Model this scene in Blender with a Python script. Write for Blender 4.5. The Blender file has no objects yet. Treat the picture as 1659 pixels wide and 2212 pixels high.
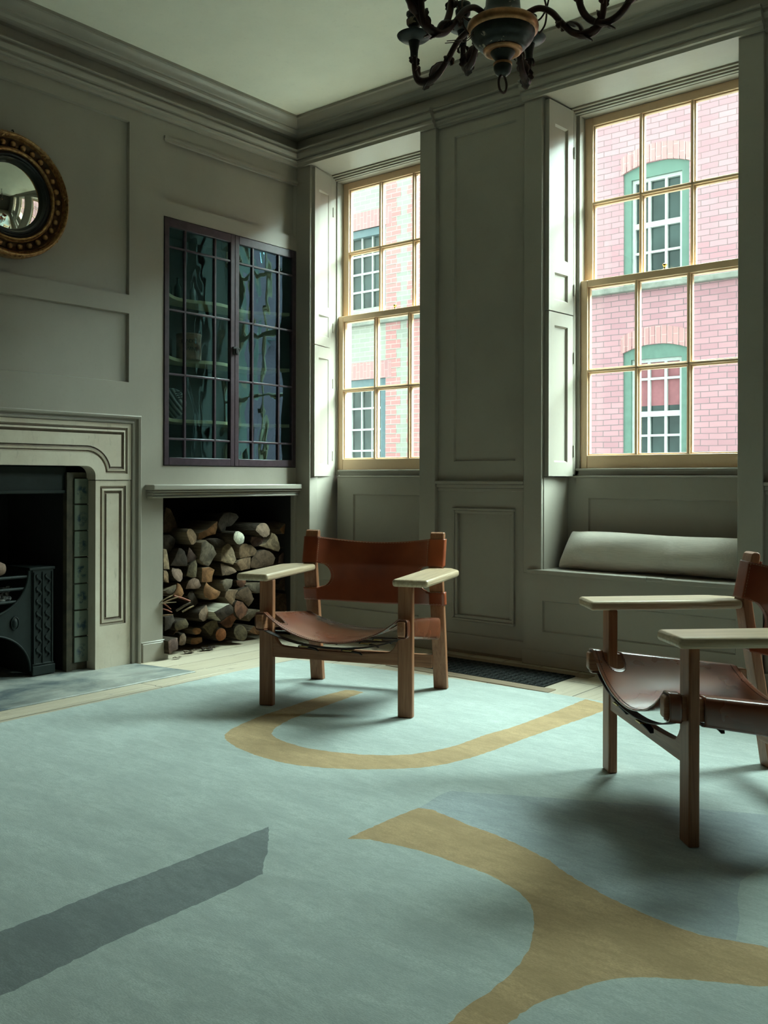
import bpy, bmesh, math, random
from mathutils import Vector, Matrix, geometry
random.seed(7)
scene = bpy.context.scene
COL = scene.collection
R = math.radians
PI = math.pi

# ---------------------------------------------------------------- camera
YAW, ROLL, FPX = 0.68991682, 0.002617994, 2005.69
CAM_H = 0.93
cam_data = bpy.data.cameras.new('camera')
cam = bpy.data.objects.new('camera', cam_data)
COL.objects.link(cam)
fw = Vector((-math.sin(YAW), math.cos(YAW), 0))
rt = Vector((math.cos(YAW), math.sin(YAW), 0))
up = Vector((0, 0, 1))
rt2 = rt * math.cos(ROLL) + up * math.sin(ROLL)
up2 = up * math.cos(ROLL) - rt * math.sin(ROLL)
cam.matrix_world = Matrix(((rt2.x, up2.x, -fw.x, 0), (rt2.y, up2.y, -fw.y, 0), (rt2.z, up2.z, -fw.z, CAM_H), (0, 0, 0, 1)))
cam_data.sensor_fit = 'VERTICAL'
cam_data.sensor_height = 24.0
cam_data.lens = FPX / 2212.0 * 24.0
cam_data.shift_y = -70.855 / 2212.0
cam_data.clip_start = 0.02
cam_data.clip_end = 200
scene.camera = cam

# ---------------------------------------------------------------- light and exposure
scene.view_settings.view_transform = 'Standard'
scene.view_settings.look = 'None'
scene.view_settings.gamma = 1.0
scene.view_settings.use_curve_mapping = False
scene.view_settings.exposure = 0.44
world = bpy.data.worlds.new('overcast_sky')
scene.world = world
world.use_nodes = True
wn = world.node_tree
wn.nodes.clear()
w_out = wn.nodes.new('ShaderNodeOutputWorld')
w_bg = wn.nodes.new('ShaderNodeBackground')
w_bg.inputs['Color'].default_value = (0.78, 1.0, 0.955, 1)
SKY_BASE, SKY_GLOW = 3.2, 66.0                                 # overcast, brightest where the sun stands behind the cloud
w_tc = wn.nodes.new('ShaderNodeTexCoord')
w_dot = wn.nodes.new('ShaderNodeVectorMath')
w_dot.operation = 'DOT_PRODUCT'
w_dot.inputs[1].default_value = Vector((0.50, 0.55, 0.88)).normalized()
wn.links.new(w_tc.outputs['Generated'], w_dot.inputs[0])
w_mr = wn.nodes.new('ShaderNodeMapRange')
w_mr.interpolation_type = 'SMOOTHERSTEP'
w_mr.inputs['From Min'].default_value = 0.55
w_mr.inputs['From Max'].default_value = 1.0
w_mr.inputs['To Min'].default_value = SKY_BASE
w_mr.inputs['To Max'].default_value = SKY_GLOW
wn.links.new(w_dot.outputs['Value'], w_mr.inputs['Value'])
wn.links.new(w_mr.outputs['Result'], w_bg.inputs['Strength'])
wn.links.new(w_bg.outputs[0], w_out.inputs[0])
WINDOWS = ((-4.05, -3.156), (-2.38, -1.40), (-0.62, 0.36))      # x range of the three openings in the street wall
def portal(x0, x1):
    d = bpy.data.lights.new('window_daylight_portal', 'AREA')
    d.shape = 'RECTANGLE'
    d.size = x1 - x0
    d.size_y = 1.95
    d.cycles.is_portal = True
    o = bpy.data.objects.new('window_daylight_portal', d)
    o.location = ((x0 + x1) / 2, 4.62, 1.9)
    o.rotation_euler = (R(-90), 0, 0)                            # faces into the room
    COL.objects.link(o)
for _w in WINDOWS:
    portal(*_w)
scene.cycles.max_bounces = 10
scene.cycles.diffuse_bounces = 6
scene.cycles.glossy_bounces = 5
scene.cycles.transparent_max_bounces = 16
scene.cycles.sample_clamp_indirect = 8.0
scene.cycles.caustics_reflective = False
scene.cycles.caustics_refractive = False
scene.cycles.use_denoising = True
scene.cycles.use_adaptive_sampling = True
scene.cycles.adaptive_threshold = 0.015

# ---------------------------------------------------------------- materials
def lin(c):
    return tuple(((v / 255.0 + 0.055) / 1.055) ** 2.4 if v > 10.3 else v / 255.0 / 12.92 for v in c)

class NT:
    """small node-tree helper"""
    def __init__(self, name):
        self.m = bpy.data.materials.new(name)
        self.m.use_nodes = True
        self.t = self.m.node_tree
        self.t.nodes.clear()
        self.out = self.t.nodes.new('ShaderNodeOutputMaterial')
    def n(self, typ, **kw):
        nd = self.t.nodes.new(typ)
        for k, v in kw.items():
            if k.startswith('i_'):
                nd.inputs[k[2:].replace('_', ' ')].default_value = v
            else:
                setattr(nd, k, v)
        return nd
    def l(self, a, b):
        self.t.links.new(a, b)
    def coord(self, scale=(1, 1, 1), loc=(0, 0, 0), rot=(0, 0, 0), space='Object'):
        tc = self.n('ShaderNodeTexCoord')
        mp = self.n('ShaderNodeMapping')
        mp.inputs['Scale'].default_value = scale
        mp.inputs['Location'].default_value = loc
        mp.inputs['Rotation'].default_value = rot
        self.l(tc.outputs[space], mp.inputs['Vector'])
        return mp.outputs['Vector']
    def noise(self, vec, scale=5, detail=4, rough=0.6, dist=0.0):
        nz = self.n('ShaderNodeTexNoise')
        nz.inputs['Scale'].default_value = scale
        nz.inputs['Detail'].default_value = detail
        nz.inputs['Roughness'].default_value = rough
        nz.inputs['Distortion'].default_value = dist
        self.l(vec, nz.inputs['Vector'])
        return nz.outputs['Fac']
    def ramp(self, fac, stops):
        r = self.n('ShaderNodeValToRGB')
        el = r.color_ramp.elements
        while len(el) < len(stops):
            el.new(0.5)
        for e, (p, c) in zip(el, stops):
            e.position = p
            e.color = (*c, 1) if len(c) == 3 else c
        self.l(fac, r.inputs['Fac'])
        return r.outputs['Color']
    def mix(self, fac, a, b, mode='MIX'):
        mx = self.n('ShaderNodeMix', data_type='RGBA', blend_type=mode)
        for sock, v in ((mx.inputs['Factor'], fac), (mx.inputs[6], a), (mx.inputs[7], b)):
            if hasattr(v, 'is_linked') or hasattr(v, 'links'):
                self.l(v, sock)
            elif isinstance(v, (int, float)):
                sock.default_value = v
            else:
                sock.default_value = (*v, 1)
        return mx.outputs[2]
    def bsdf(self, color, rough=0.6, spec=0.5, bump=None, bump_strength=0.2, bump_dist=0.01, metallic=0.0, coat=0.0, sheen=0.0):
        b = self.n('ShaderNodeBsdfPrincipled')
        for sock, v in ((b.inputs['Base Color'], color), (b.inputs['Roughness'], rough), (b.inputs['Metallic'], metallic)):
            if hasattr(v, 'links'):
                self.l(v, sock)
            elif isinstance(v, (int, float)):
                sock.default_value = v
            else:
                sock.default_value = (*v, 1)
        b.inputs['Specular IOR Level'].default_value = spec
        b.inputs['Coat Weight'].default_value = coat
        b.inputs['Coat Roughness'].default_value = 0.22
        b.inputs['Sheen Weight'].default_value = sheen
        if bump is not None:
            bp = self.n('ShaderNodeBump')
            bp.inputs['Strength'].default_value = bump_strength
            bp.inputs['Distance'].default_value = bump_dist
            self.l(bump, bp.inputs['Height'])
            self.l(bp.outputs['Normal'], b.inputs['Normal'])
        self.l(b.outputs[0], self.out.inputs['Surface'])
        return b

def mul(c, k):
    return tuple(v * k for v in c)

def paint(name, c, rough=0.45, var=0.10, bump=0.25):
    t = NT(name)
    v = t.coord(space='Object')
    n1 = t.noise(v, 3.0, 6, 0.6)
    n2 = t.noise(t.coord((3, 3, 0.6)), 14.0, 5, 0.65)
    col = t.ramp(n1, [(0.3, mul(c, 1 - var)), (0.7, mul(c, 1 + var * 0.6))])
    n3 = t.noise(v, 60.0, 3, 0.5)
    col = t.mix(t.ramp(n3, [(0.60, (0, 0, 0)), (0.78, (0.35, 0.35, 0.35))]), col, mul(c, 0.82))
    t.bsdf(col, rough, 0.45, n2, bump, 0.004)
    return t.m

def plain(name, c, rough=0.6, metallic=0.0, spec=0.5, var=0.12, scale=12, bump=0.15, coat=0.0):
    t = NT(name)
    n1 = t.noise(t.coord(), scale, 5, 0.6)
    col = t.ramp(n1, [(0.3, mul(c, 1 - var)), (0.7, mul(c, 1 + var))])
    t.bsdf(col, rough, spec, n1, bump, 0.004, metallic, coat)
    return t.m

def wood(name, c0, c1, axis=2, rough=0.45, scale=1.0, spec=0.4):
    t = NT(name)
    s = [34 * scale, 34 * scale, 34 * scale]
    s[axis] = 1.6 * scale
    v = t.coord(tuple(s))
    n1 = t.noise(v, 1.6, 6, 0.62, 0.5)
    s2 = [120 * scale] * 3
    s2[axis] = 4 * scale
    n2 = t.noise(t.coord(tuple(s2)), 1.5, 3, 0.5)
    col = t.ramp(n1, [(0.25, c0), (0.52, tuple((a + b) / 2 for a, b in zip(c0, c1))), (0.75, c1)])
    col = t.mix(t.ramp(n2, [(0.52, (0, 0, 0)), (0.72, (0.55, 0.55, 0.55))]), col, mul(c0, 0.55))
    t.bsdf(col, rough, spec, n1, 0.12, 0.002)
    return t.m

def leather(name, c0, c1, rough=0.3, coat=0.0):
    t = NT(name)
    v = t.coord()
    n1 = t.noise(v, 5, 3, 0.5, 0.2)
    n2 = t.noise(v, 45, 2, 0.4)
    col = t.ramp(n1, [(0.3, c0), (0.7, c1)])
    rg = t.ramp(n1, [(0.2, (rough * 0.9,) * 3), (0.9, (rough * 1.25,) * 3)])
    t.bsdf(col, rg, 0.6, n2, 0.03, 0.001, coat=coat)
    return t.m

def glass(name, tint=(0.96, 1.0, 0.98), ior=1.45, wave=0.0, wscale=6.0, boost=1.0, refl=(1, 1, 1)):
    """thin pane: mostly clear, mirror-like by Fresnel times boost, reflection tinted by refl, old uneven surface"""
    t = NT(name)
    tr = t.n('ShaderNodeBsdfTransparent')
    tr.inputs['Color'].default_value = (*tint, 1)
    gl = t.n('ShaderNodeBsdfGlossy')
    gl.inputs['Roughness'].default_value = 0.0
    gl.inputs['Color'].default_value = (*refl, 1)
    lw = t.n('ShaderNodeLayerWeight')
    lw.inputs['Blend'].default_value = 0.5
    pw = t.n('ShaderNodeMath', operation='POWER')
    pw.inputs[1].default_value = 5.0
    t.l(lw.outputs['Facing'], pw.inputs[0])
    f0 = ((ior - 1) / (ior + 1)) ** 2
    fr = t.n('ShaderNodeMath', operation='MULTIPLY_ADD')
    fr.inputs[1].default_value = 1 - f0
    fr.inputs[2].default_value = f0
    t.l(pw.outputs[0], fr.inputs[0])
    if wave > 0:
        bp = t.n('ShaderNodeBump')
        bp.inputs['Strength'].default_value = wave
        bp.inputs['Distance'].default_value = 0.02
        t.l(t.noise(t.coord((1, 1, 0.6)), wscale, 2, 0.45, 0.4), bp.inputs['Height'])
        t.l(bp.outputs['Normal'], gl.inputs['Normal'])
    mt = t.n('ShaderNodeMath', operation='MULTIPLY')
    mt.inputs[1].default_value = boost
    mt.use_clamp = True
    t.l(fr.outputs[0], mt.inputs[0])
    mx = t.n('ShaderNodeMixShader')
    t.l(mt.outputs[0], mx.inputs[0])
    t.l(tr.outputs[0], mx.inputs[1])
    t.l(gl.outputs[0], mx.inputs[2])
    t.l(mx.outputs[0], t.out.inputs['Surface'])
    return t.m

def brick(name, c1, c2, mortar, rot=(PI / 2, 0, 0), scale=1.0):
    t = NT(name)
    v = t.coord(rot=rot)
    vd = t.n('ShaderNodeVectorMath', operation='ADD')
    t.l(v, vd.inputs[0])
    nz = t.n('ShaderNodeTexNoise')
    nz.inputs['Scale'].default_value = 3.0
    t.l(v, nz.inputs['Vector'])
    vs = t.n('ShaderNodeVectorMath', operation='SCALE')
    vs.inputs['Scale'].default_value = 0.02
    t.l(nz.outputs['Color'], vs.inputs[0])
    t.l(vs.outputs[0], vd.inputs[1])
    b = t.n('ShaderNodeTexBrick')
    b.inputs['Scale'].default_value = scale
    b.inputs['Brick Width'].default_value = 0.22
    b.inputs['Row Height'].default_value = 0.075
    b.inputs['Mortar Size'].default_value = 0.006
    b.inputs['Mortar Smooth'].default_value = 0.3
    b.inputs['Color1'].default_value = (*c1, 1)
    b.inputs['Color2'].default_value = (*c2, 1)
    b.inputs['Mortar'].default_value = (*mortar, 1)
    t.l(vd.outputs[0], b.inputs['Vector'])
    n1 = t.noise(v, 1.3, 5, 0.6)
    col = t.mix(t.ramp(n1, [(0.35, (0, 0, 0)), (0.7, (0.4, 0.4, 0.4))]), b.outputs['Color'], mul(c2, 0.8))
    t.bsdf(col, 0.9, 0.2, b.outputs['Fac'], 0.2, 0.01)
    return t.m

M = {}
SAGE = (0.310, 0.280, 0.236)
M['paint'] = paint('sage_green_paint', SAGE, 0.42, 0.07, 0.07)
M['ceiling'] = paint('ceiling_distemper', (0.88, 0.86, 0.74), 0.9, 0.05, 0.1)
M['cream'] = paint('cream_sash_paint', (0.74, 0.51, 0.32), 0.4, 0.06, 0.1)
M['low_bounce'] = paint('dark_low_bounce', (0.07, 0.058, 0.045), 0.5)  # dark tone made up for the unseen walls to limit bounce
M['glass'] = glass('window_glass', (0.97, 1.0, 0.985))
M['old_glass'] = glass('cupboard_glass', (0.72, 0.86, 0.84), 1.52, 0.55, 4.0, 3.6, (0.36, 0.80, 1.0))  # teal reflection painted in: tinted and boosted beyond plain glass
M['purple'] = plain('plum_cupboard_paint', (0.040, 0.024, 0.034), 0.35, var=0.3, scale=30)
M['shelf'] = plain('cream_shelf_paint', (0.34, 0.30, 0.17), 0.6)
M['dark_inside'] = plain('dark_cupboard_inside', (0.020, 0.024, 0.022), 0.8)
M['soot'] = plain('soot_and_shade_black', (0.012, 0.012, 0.012), 0.9)
M['iron'] = plain('blackened_green_iron', (0.007, 0.013, 0.0115), 0.55, 0.0, 0.3, var=0.25, scale=20)
M['brass'] = plain('brass', (0.55, 0.38, 0.14), 0.3, 1.0)
M['brown_glass'] = plain('bottle_green', (0.02, 0.06, 0.05), 0.1, coat=0.5)
# ---------------------------------------------------------------- mesh helpers
class MB:
    def __init__(self):
        self.b = bmesh.new()
        self.mi = 0
    def quad(self, *pts):
        f = self.b.faces.new([self.b.verts.new(p) for p in pts])
        f.material_index = self.mi
        return f
    def box(self, x0, x1, y0, y1, z0, z1):
        v = [self.b.verts.new(p) for p in ((x0, y0, z0), (x1, y0, z0), (x1, y1, z0), (x0, y1, z0), (x0, y0, z1), (x1, y0, z1), (x1, y1, z1), (x0, y1, z1))]
        for q in ((0, 3, 2, 1), (4, 5, 6, 7), (0, 1, 5, 4), (1, 2, 6, 5), (2, 3, 7, 6), (3, 0, 4, 7)):
            self.b.faces.new([v[i] for i in q]).material_index = self.mi
        return self
    def hexa(self, p):
        v = [self.b.verts.new(q) for q in p]
        for q in ((0, 3, 2, 1), (4, 5, 6, 7), (0, 1, 5, 4), (1, 2, 6, 5), (2, 3, 7, 6), (3, 0, 4, 7)):
            self.b.faces.new([v[i] for i in q]).material_index = self.mi
        return self
    def loft(self, rings, cap=True, closed=True):
        """rings: list of lists of points, all the same length"""
        vr = [[self.b.verts.new(p) for p in r] for r in rings]
        n = len(vr[0])
        for a, c in zip(vr, vr[1:]):
            for i in range(n if closed else n - 1):
                j = (i + 1) % n
                self.b.faces.new((a[i], a[j], c[j], c[i])).material_index = self.mi
        if cap and closed:
            self.b.faces.new(list(reversed(vr[0]))).material_index = self.mi
            self.b.faces.new(vr[-1]).material_index = self.mi
        return vr
    def prism(self, poly, fn, lo, hi):
        """poly 2D points, fn(u, v, w) -> 3D"""
        self.loft([[fn(u, v, lo) for u, v in poly], [fn(u, v, hi) for u, v in poly]])
        return self
    def tube(self, path, rad, seg=8, cap=True, flat=1.0):
        pts = [Vector(p) for p in path]
        n = len(pts)
        rads = rad if isinstance(rad, (list, tuple)) else [rad] * n
        tang = []
        for i in range(n):
            a = pts[max(0, i - 1)]
            b = pts[min(n - 1, i + 1)]
            d = (b - a)
            tang.append(d.normalized() if d.length > 1e-9 else Vector((0, 0, 1)))
        t0 = tang[0]
        ref = Vector((0, 0, 1)) if abs(t0.z) < 0.9 else Vector((1, 0, 0))
        nrm = (ref - t0 * ref.dot(t0)).normalized()
        rings = []
        for i in range(n):
            t = tang[i]
            nrm = (nrm - t * nrm.dot(t)).normalized()
            bi = t.cross(nrm)
            rings.append([pts[i] + (nrm * math.cos(2 * PI * k / seg) * flat + bi * math.sin(2 * PI * k / seg)) * rads[i] for k in range(seg)])
        self.loft(rings, cap)
        return self
    def lathe(self, prof, c=(0, 0, 0), seg=32, M3=None, cap=True):
        """prof: (r, h) from bottom to top around local z"""
        c = Vector(c)
        rings = []
        for r, h in prof:
            ring = []
            for k in range(seg):
                a = 2 * PI * k / seg
                p = Vector((max(r, 1e-5) * math.cos(a), max(r, 1e-5) * math.sin(a), h))
                ring.append(c + (M3 @ p if M3 else p))
            rings.append(ring)
        self.loft(rings, cap)
        return self
    def ball(self, c, r, seg=12, sq=(1, 1, 1)):
        rings = []
        for i in range(1, seg // 2 + 1):
            th = PI * i / (seg // 2 + 1)
            rings.append([Vector(c) + Vector((r * sq[0] * math.sin(th) * math.cos(2 * PI * k / seg), r * sq[1] * math.sin(th) * math.sin(2 * PI * k / seg), -r * sq[2] * math.cos(th))) for k in range(seg)])
        self.loft(rings, True)
        return self
    def build(self, name, mat, parent=None, bevel=0.0, seg=2, smooth=False, angle=35, loc=None, weld=0.0, solid=0.0, subsurf=0):
        if weld:
            bmesh.ops.remove_doubles(self.b, verts=self.b.verts, dist=weld)
        bmesh.ops.recalc_face_normals(self.b, faces=self.b.faces)
        me = bpy.data.meshes.new(name)
        self.b.to_mesh(me)
        self.b.free()
        for m in (mat if isinstance(mat, (list, tuple)) else [mat]):
            me.materials.append(m)
        o = bpy.data.objects.new(name, me)
        COL.objects.link(o)
        if parent is not None:
            o.parent = parent
        if loc is not None:
            off = Vector(loc)
            me.transform(Matrix.Translation(-off))
            o.location = off
        if solid:
            md = o.modifiers.new('solid', 'SOLIDIFY')
            md.thickness = solid
            md.offset = 0
        if bevel > 0:
            md = o.modifiers.new('bevel', 'BEVEL')
            md.width = bevel
            md.segments = seg
            md.limit_method = 'ANGLE'
            md.angle_limit = R(40)
        if subsurf:
            md = o.modifiers.new('sub', 'SUBSURF')
            md.levels = subsurf
            md.render_levels = subsurf
        if smooth or bevel > 0:
            for p in me.polygons:
                p.use_smooth = True
            try:
                me.set_sharp_from_angle(angle=R(angle))
            except Exception:
                pass
        return o

def empty(name, loc=(0, 0, 0), rz=0.0, parent=None):
    o = bpy.data.objects.new(name, None)
    o.empty_display_size = 0.1
    o.location = loc
    o.rotation_euler = (0, 0, rz)
    COL.objects.link(o)
    if parent is not None:
        o.parent = parent
    return o
def tag(o, label=None, cat=None, group=None, kind=None):
    if label: o['label'] = label
    if cat: o['category'] = cat
    if group: o['group'] = group
    if kind: o['kind'] = kind
    return o
def struct(o, label=None, cat=None):
    o['kind'] = 'structure'
    if label: o['label'] = label
    if cat: o['category'] = cat
    return o
def kids(o):
    return [c for c in bpy.data.objects if c.parent == o]
def copy_tree(o, parent=None):
    c = o.copy()
    COL.objects.link(c)
    if parent is not None:
        c.parent = parent
    for ch in kids(o):
        copy_tree(ch, c)
    return c
# ================================================================ room shell
XL, YW = -4.127, 4.136            # panelled left wall face, street (window) wall face
XR, YB = 2.6, -3.4               # unseen right and back walls
ZC = 3.125
P_ = M['paint']

def floor_z(x):
    if x > -3.45: return -0.012
    if x < -4.10: return -0.046
    return -0.012 - 0.034 * (-3.45 - x) / 0.65

# ---- floor: old boards running towards the street, a slight dip at the chimney
t = NT('old_floorboards')
v = t.coord(rot=(0, 0, PI / 2))
br = t.n('ShaderNodeTexBrick')
br.inputs['Scale'].default_value = 1.0
br.inputs['Brick Width'].default_value = 2.6
br.inputs['Row Height'].default_value = 0.215
br.inputs['Mortar Size'].default_value = 0.0028
br.inputs['Mortar Smooth'].default_value = 0.15
br.inputs['Color1'].default_value = (0.50, 0.43, 0.33, 1)
br.inputs['Color2'].default_value = (0.43, 0.36, 0.265, 1)
br.inputs['Mortar'].default_value = (0.035, 0.028, 0.022, 1)
t.l(v, br.inputs['Vector'])
g1 = t.noise(t.coord((30, 1.4, 1)), 1.5, 6, 0.65, 0.5)
g2 = t.noise(t.coord((9, 3.5, 1)), 2.0, 4, 0.6)
col = t.mix(t.ramp(g1, [(0.45, (0, 0, 0)), (0.75, (0.5, 0.5, 0.5))]), br.outputs['Color'], (0.28, 0.22, 0.155))
col = t.mix(t.ramp(g2, [(0.62, (0, 0, 0)), (0.74, (0.75, 0.75, 0.75))]), col, (0.11, 0.095, 0.08))
t.bsdf(col, 0.55, 0.35, g1, 0.15, 0.003)
M['floor'] = t.m
mb = MB()
xs = [-4.75, -4.10, -3.45, XR + 0.1]
for a, b in zip(xs, xs[1:]):
    za, zb = floor_z(a), floor_z(b)
    mb.hexa([(a, YB - .1, za - .06), (b, YB - .1, zb - .06), (b, 4.45, zb - .06), (a, 4.45, za - .06), (a, YB - .1, za), (b, YB - .1, zb), (b, 4.45, zb), (a, 4.45, za)])
struct(mb.build('floor', M['floor'], weld=1e-4), 'old pale scrubbed pine floorboards', 'floor')

mb = MB().box(-4.75, XR + .1, YB - .1, 4.8, ZC, ZC + 0.1)
struct(mb.build('ceiling', M['ceiling']), 'plain off-white plaster ceiling', 'ceiling')

# ---- street wall (y = YW): piers, lintels, window seats, panels
def panel_ring(mb, fx, x0, x1, z0, z1, d, w=0.012):
    """sloping edge of a sunk panel: fx(u, z, depth) -> point; depth d at the panel face"""
    o = [(x0, z0), (x1, z0), (x1, z1), (x0, z1)]
    i = [(x0 + w, z0 + w), (x1 - w, z0 + w), (x1 - w, z1 - w), (x0 + w, z1 - w)]
    vo = [fx(u, z, 0) for u, z in o]
    vi = [fx(u, z, d) for u, z in i]
    for k in range(4):
        j = (k + 1) % 4
        mb.quad(vo[k], vo[j], vi[j], vi[k])
    mb.quad(*vi)
def sheet(mb, fx, u0, u1, z0, z1, holes):
    """flat face u0..u1 x z0..z1 with rectangular holes"""
    us = sorted({u0, u1} | {h[0] for h in holes} | {h[1] for h in holes})
    zs = sorted({z0, z1} | {h[2] for h in holes} | {h[3] for h in holes})
    for a, b in zip(us, us[1:]):
        for c, d in zip(zs, zs[1:]):
            um, zm = (a + b) / 2, (c + d) / 2
            if any(h[0] < um < h[1] and h[2] < zm < h[3] for h in holes):
                continue
            mb.quad(fx(a, c, 0), fx(b, c, 0), fx(b, d, 0), fx(a, d, 0))
def face_y(y):
    return lambda u, z, d: (u, y + d, z)
def face_x(x):
    return lambda u, z, d: (x - d, u, z)

mb = MB()
# solid masonry behind the panelling
for a, b in ((-4.7, -4.13), (-3.15, -2.45), (-1.395, -0.625), (0.365, XR + .1)):
    mb.box(a, b, 4.20, 4.66, -0.06, ZC + .05)
for a, b in ((-4.06, -3.15), (-2.385, -1.395), (-0.625, 0.365)):
    mb.box(a, b, 4.27, 4.66, 2.877, ZC + .05)
    mb.box(a, b, 4.46, 4.66, -0.06, 0.93)
# frieze strip over everything
mb.box(-4.7, XR + .1, YW, 4.28, 2.876, ZC + .05)
# pilasters
for a, b in ((-4.20, -4.012), (-3.158, -3.048), (-2.485, -2.38), (-1.40, -1.29), (-0.73, -0.62), (0.36, 0.47)):
    mb.box(a, b, YW, 4.21, 0.452 if a > -4.1 else -0.02, 2.878)
# reveals (jamb linings)
for a, b in ((-3.158, -3.12), (-1.40, -1.36), (-0.66, -0.615), (0.36, 0.40)):
    mb.box(a, b, YW + 0.02, 4.46, -0.02, 2.878)
mb.box(-2.45, -2.375, YW + 0.02, 4.46, -0.02, 0.944)
mb.box(-2.45, -2.375, 4.39, 4.46, 0.944, 2.878)
mb.hexa([(-4.2, 4.15, -.02), (-4.012, 4.15, -.02), (-4.062, 4.46, -.02), (-4.2, 4.46, -.02), (-4.2, 4.15, 2.878), (-4.012, 4.15, 2.878), (-4.062, 4.46, 2.878), (-4.2, 4.46, 2.878)])
# pier panelling between the pilasters (set back)
def pier(x0, x1):
    f = face_y(4.166)
    a, b = x0 + 0.105, x1 - 0.066
    sheet(mb, f, x0, x1, -0.02, 2.878, [(a, b, 1.028, 2.807), (a, b, 0.165, 0.776)])
    panel_ring(mb, f, a, b, 1.028, 2.807, 0.012, 0.006)
    panel_ring(mb, f, a, b, 0.165, 0.776, 0.014, 0.01)
    # raised bolection moulding round the lower panel
    for (w0, w1, h) in ((0.0, 0.013, 0.016), (0.013, 0.03, 0.008)):
        for q in ((a + w0, b - w0, 0.165 + w0, 0.165 + w1), (a + w0, b - w0, 0.776 - w1, 0.776 - w0), (a + w0, a + w1, 0.165 + w1, 0.776 - w1), (b - w1, b - w0, 0.165 + w1, 0.776 - w1)):
            mb.box(q[0], q[1], 4.166 - h, 4.182, q[2], q[3])
    for (z0, z1, p) in ((0.905, 0.922, 0.03), (0.885, 0.905, 0.018), (0.866, 0.885, 0.009)):     # dado rail
        mb.box(x0, x1, 4.166 - p, 4.17, z0, z1)
pier(-3.048, -2.485)
pier(-1.29, -0.73)
pier(0.47, XR)
struct(mb.build('wall_street', P_, bevel=0.0035), 'sage green panelled wall with sash windows', 'wall')

# the two deep window seats and the plain apron of the third window
def seat_box(x0, x1, xa, xb, name, label):
    mb = MB()
    f = face_y(YW)
    sheet(mb, f, xa, xb, -0.012, 0.452, [(x0 + 0.0, x1 - 0.0, 0.160, 0.318)])
    panel_ring(mb, f, x0, x1, 0.160, 0.318, 0.012, 0.006)
    # seat board with its worn front edge
    if name == 'trim_2':                               # chipped front edge
        mb.box(xa + 0.035, -1.815, 4.112, 4.43, 0.452, 0.474)
        mb.box(-1.815, -1.735, 4.126, 4.43, 0.452, 0.474)
        mb.box(-1.735, xb, 4.114, 4.43, 0.451, 0.4725)
        mb.box(-1.815, -1.735, 4.121, 4.43, 0.452, 0.461)
    else:
        mb.box(max(xa + 0.035, -4.008), xb, 4.112, 4.43, 0.452, 0.474)
    # window back above the seat
    fb = face_y(4.408)
    xp0, xp1 = x0 + 0.115, x1 - 0.05
    sheet(mb, fb, x0 - .02, x1 + .02, 0.474, 0.948, [(xp0, xp1, 0.52, 0.835)])
    panel_ring(mb, fb, xp0, xp1, 0.52, 0.835, 0.010, 0.006)
    mb.box(x0 - .02, x1 + .02, 4.402, 4.47, 0.940, 0.951)
    mb.box(x0 - .02, x1 + .02, 4.425, 4.47, 0.951, 0.983)
    mb.box(x0 - .02, x1 + .02, 4.412, 4.47, 0.976, 0.988)
    return struct(mb.build(name, P_, bevel=0.003), label, 'window seat')
seat_box(-4.005, -3.16, -4.012, -3.048, 'trim_1', 'panelled window seat behind the armchair near the log store')
seat_box(-2.372, -1.405, -2.485, -1.29, 'trim_2', 'panelled window seat with a chipped edge under the grey bolster')
seat_box(-0.612, 0.355, -0.73, 0.47, 'trim_3', 'panelled window seat out of frame to the right')

# ---- sash windows
def bar_x(mb, x0, x1, z, w, y0, y1):
    mb.box(x0, x1, y0, y1, z - w / 2, z + w / 2)
def sash(x0, x1, z0, z1, y, st, top, bot, parent, name):
    """3 x 2 lights with stepped glazing bars"""
    mb = MB()
    mb.box(x0, x0 + st, y, y + 0.04, z0, z1)
    mb.box(x1 - st, x1, y, y + 0.04, z0, z1)
    mb.box(x0 + st, x1 - st, y, y + 0.04, z0, z0 + bot)
    mb.box(x0 + st, x1 - st, y, y + 0.04, z1 - top, z1)
    gx0, gx1, gz0, gz1 = x0 + st, x1 - st, z0 + bot, z1 - top
    for k in (1, 2):
        x = gx0 + (gx1 - gx0) * k / 3
        mb.box(x - 0.007, x + 0.007, y - 0.001, y + 0.036, gz0, gz1)
        mb.box(x - 0.014, x + 0.014, y + 0.012, y + 0.036, gz0, gz1)
    z = (gz0 + gz1) / 2
    mb.box(gx0, gx1, y - 0.001, y + 0.036, z - 0.007, z + 0.007)
    mb.box(gx0, gx1, y + 0.012, y + 0.036, z - 0.014, z + 0.014)
    for q in ((gx0, gx0 + .008, gz0, gz1), (gx1 - .008, gx1, gz0, gz1), (gx0, gx1, gz0, gz0 + .008), (gx0, gx1, gz1 - .008, gz1)):
        mb.box(q[0], q[1], y + 0.012, y + 0.036, q[2], q[3])
    s = mb.build(name, M['cream'], parent, bevel=0.0035)
    g = MB()
    g.box(gx0 - .004, gx1 + .004, y + 0.027, y + 0.0292, gz0 - .004, gz1 + .004)
    g.build('glass', M['glass'], s)
    return s
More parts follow.
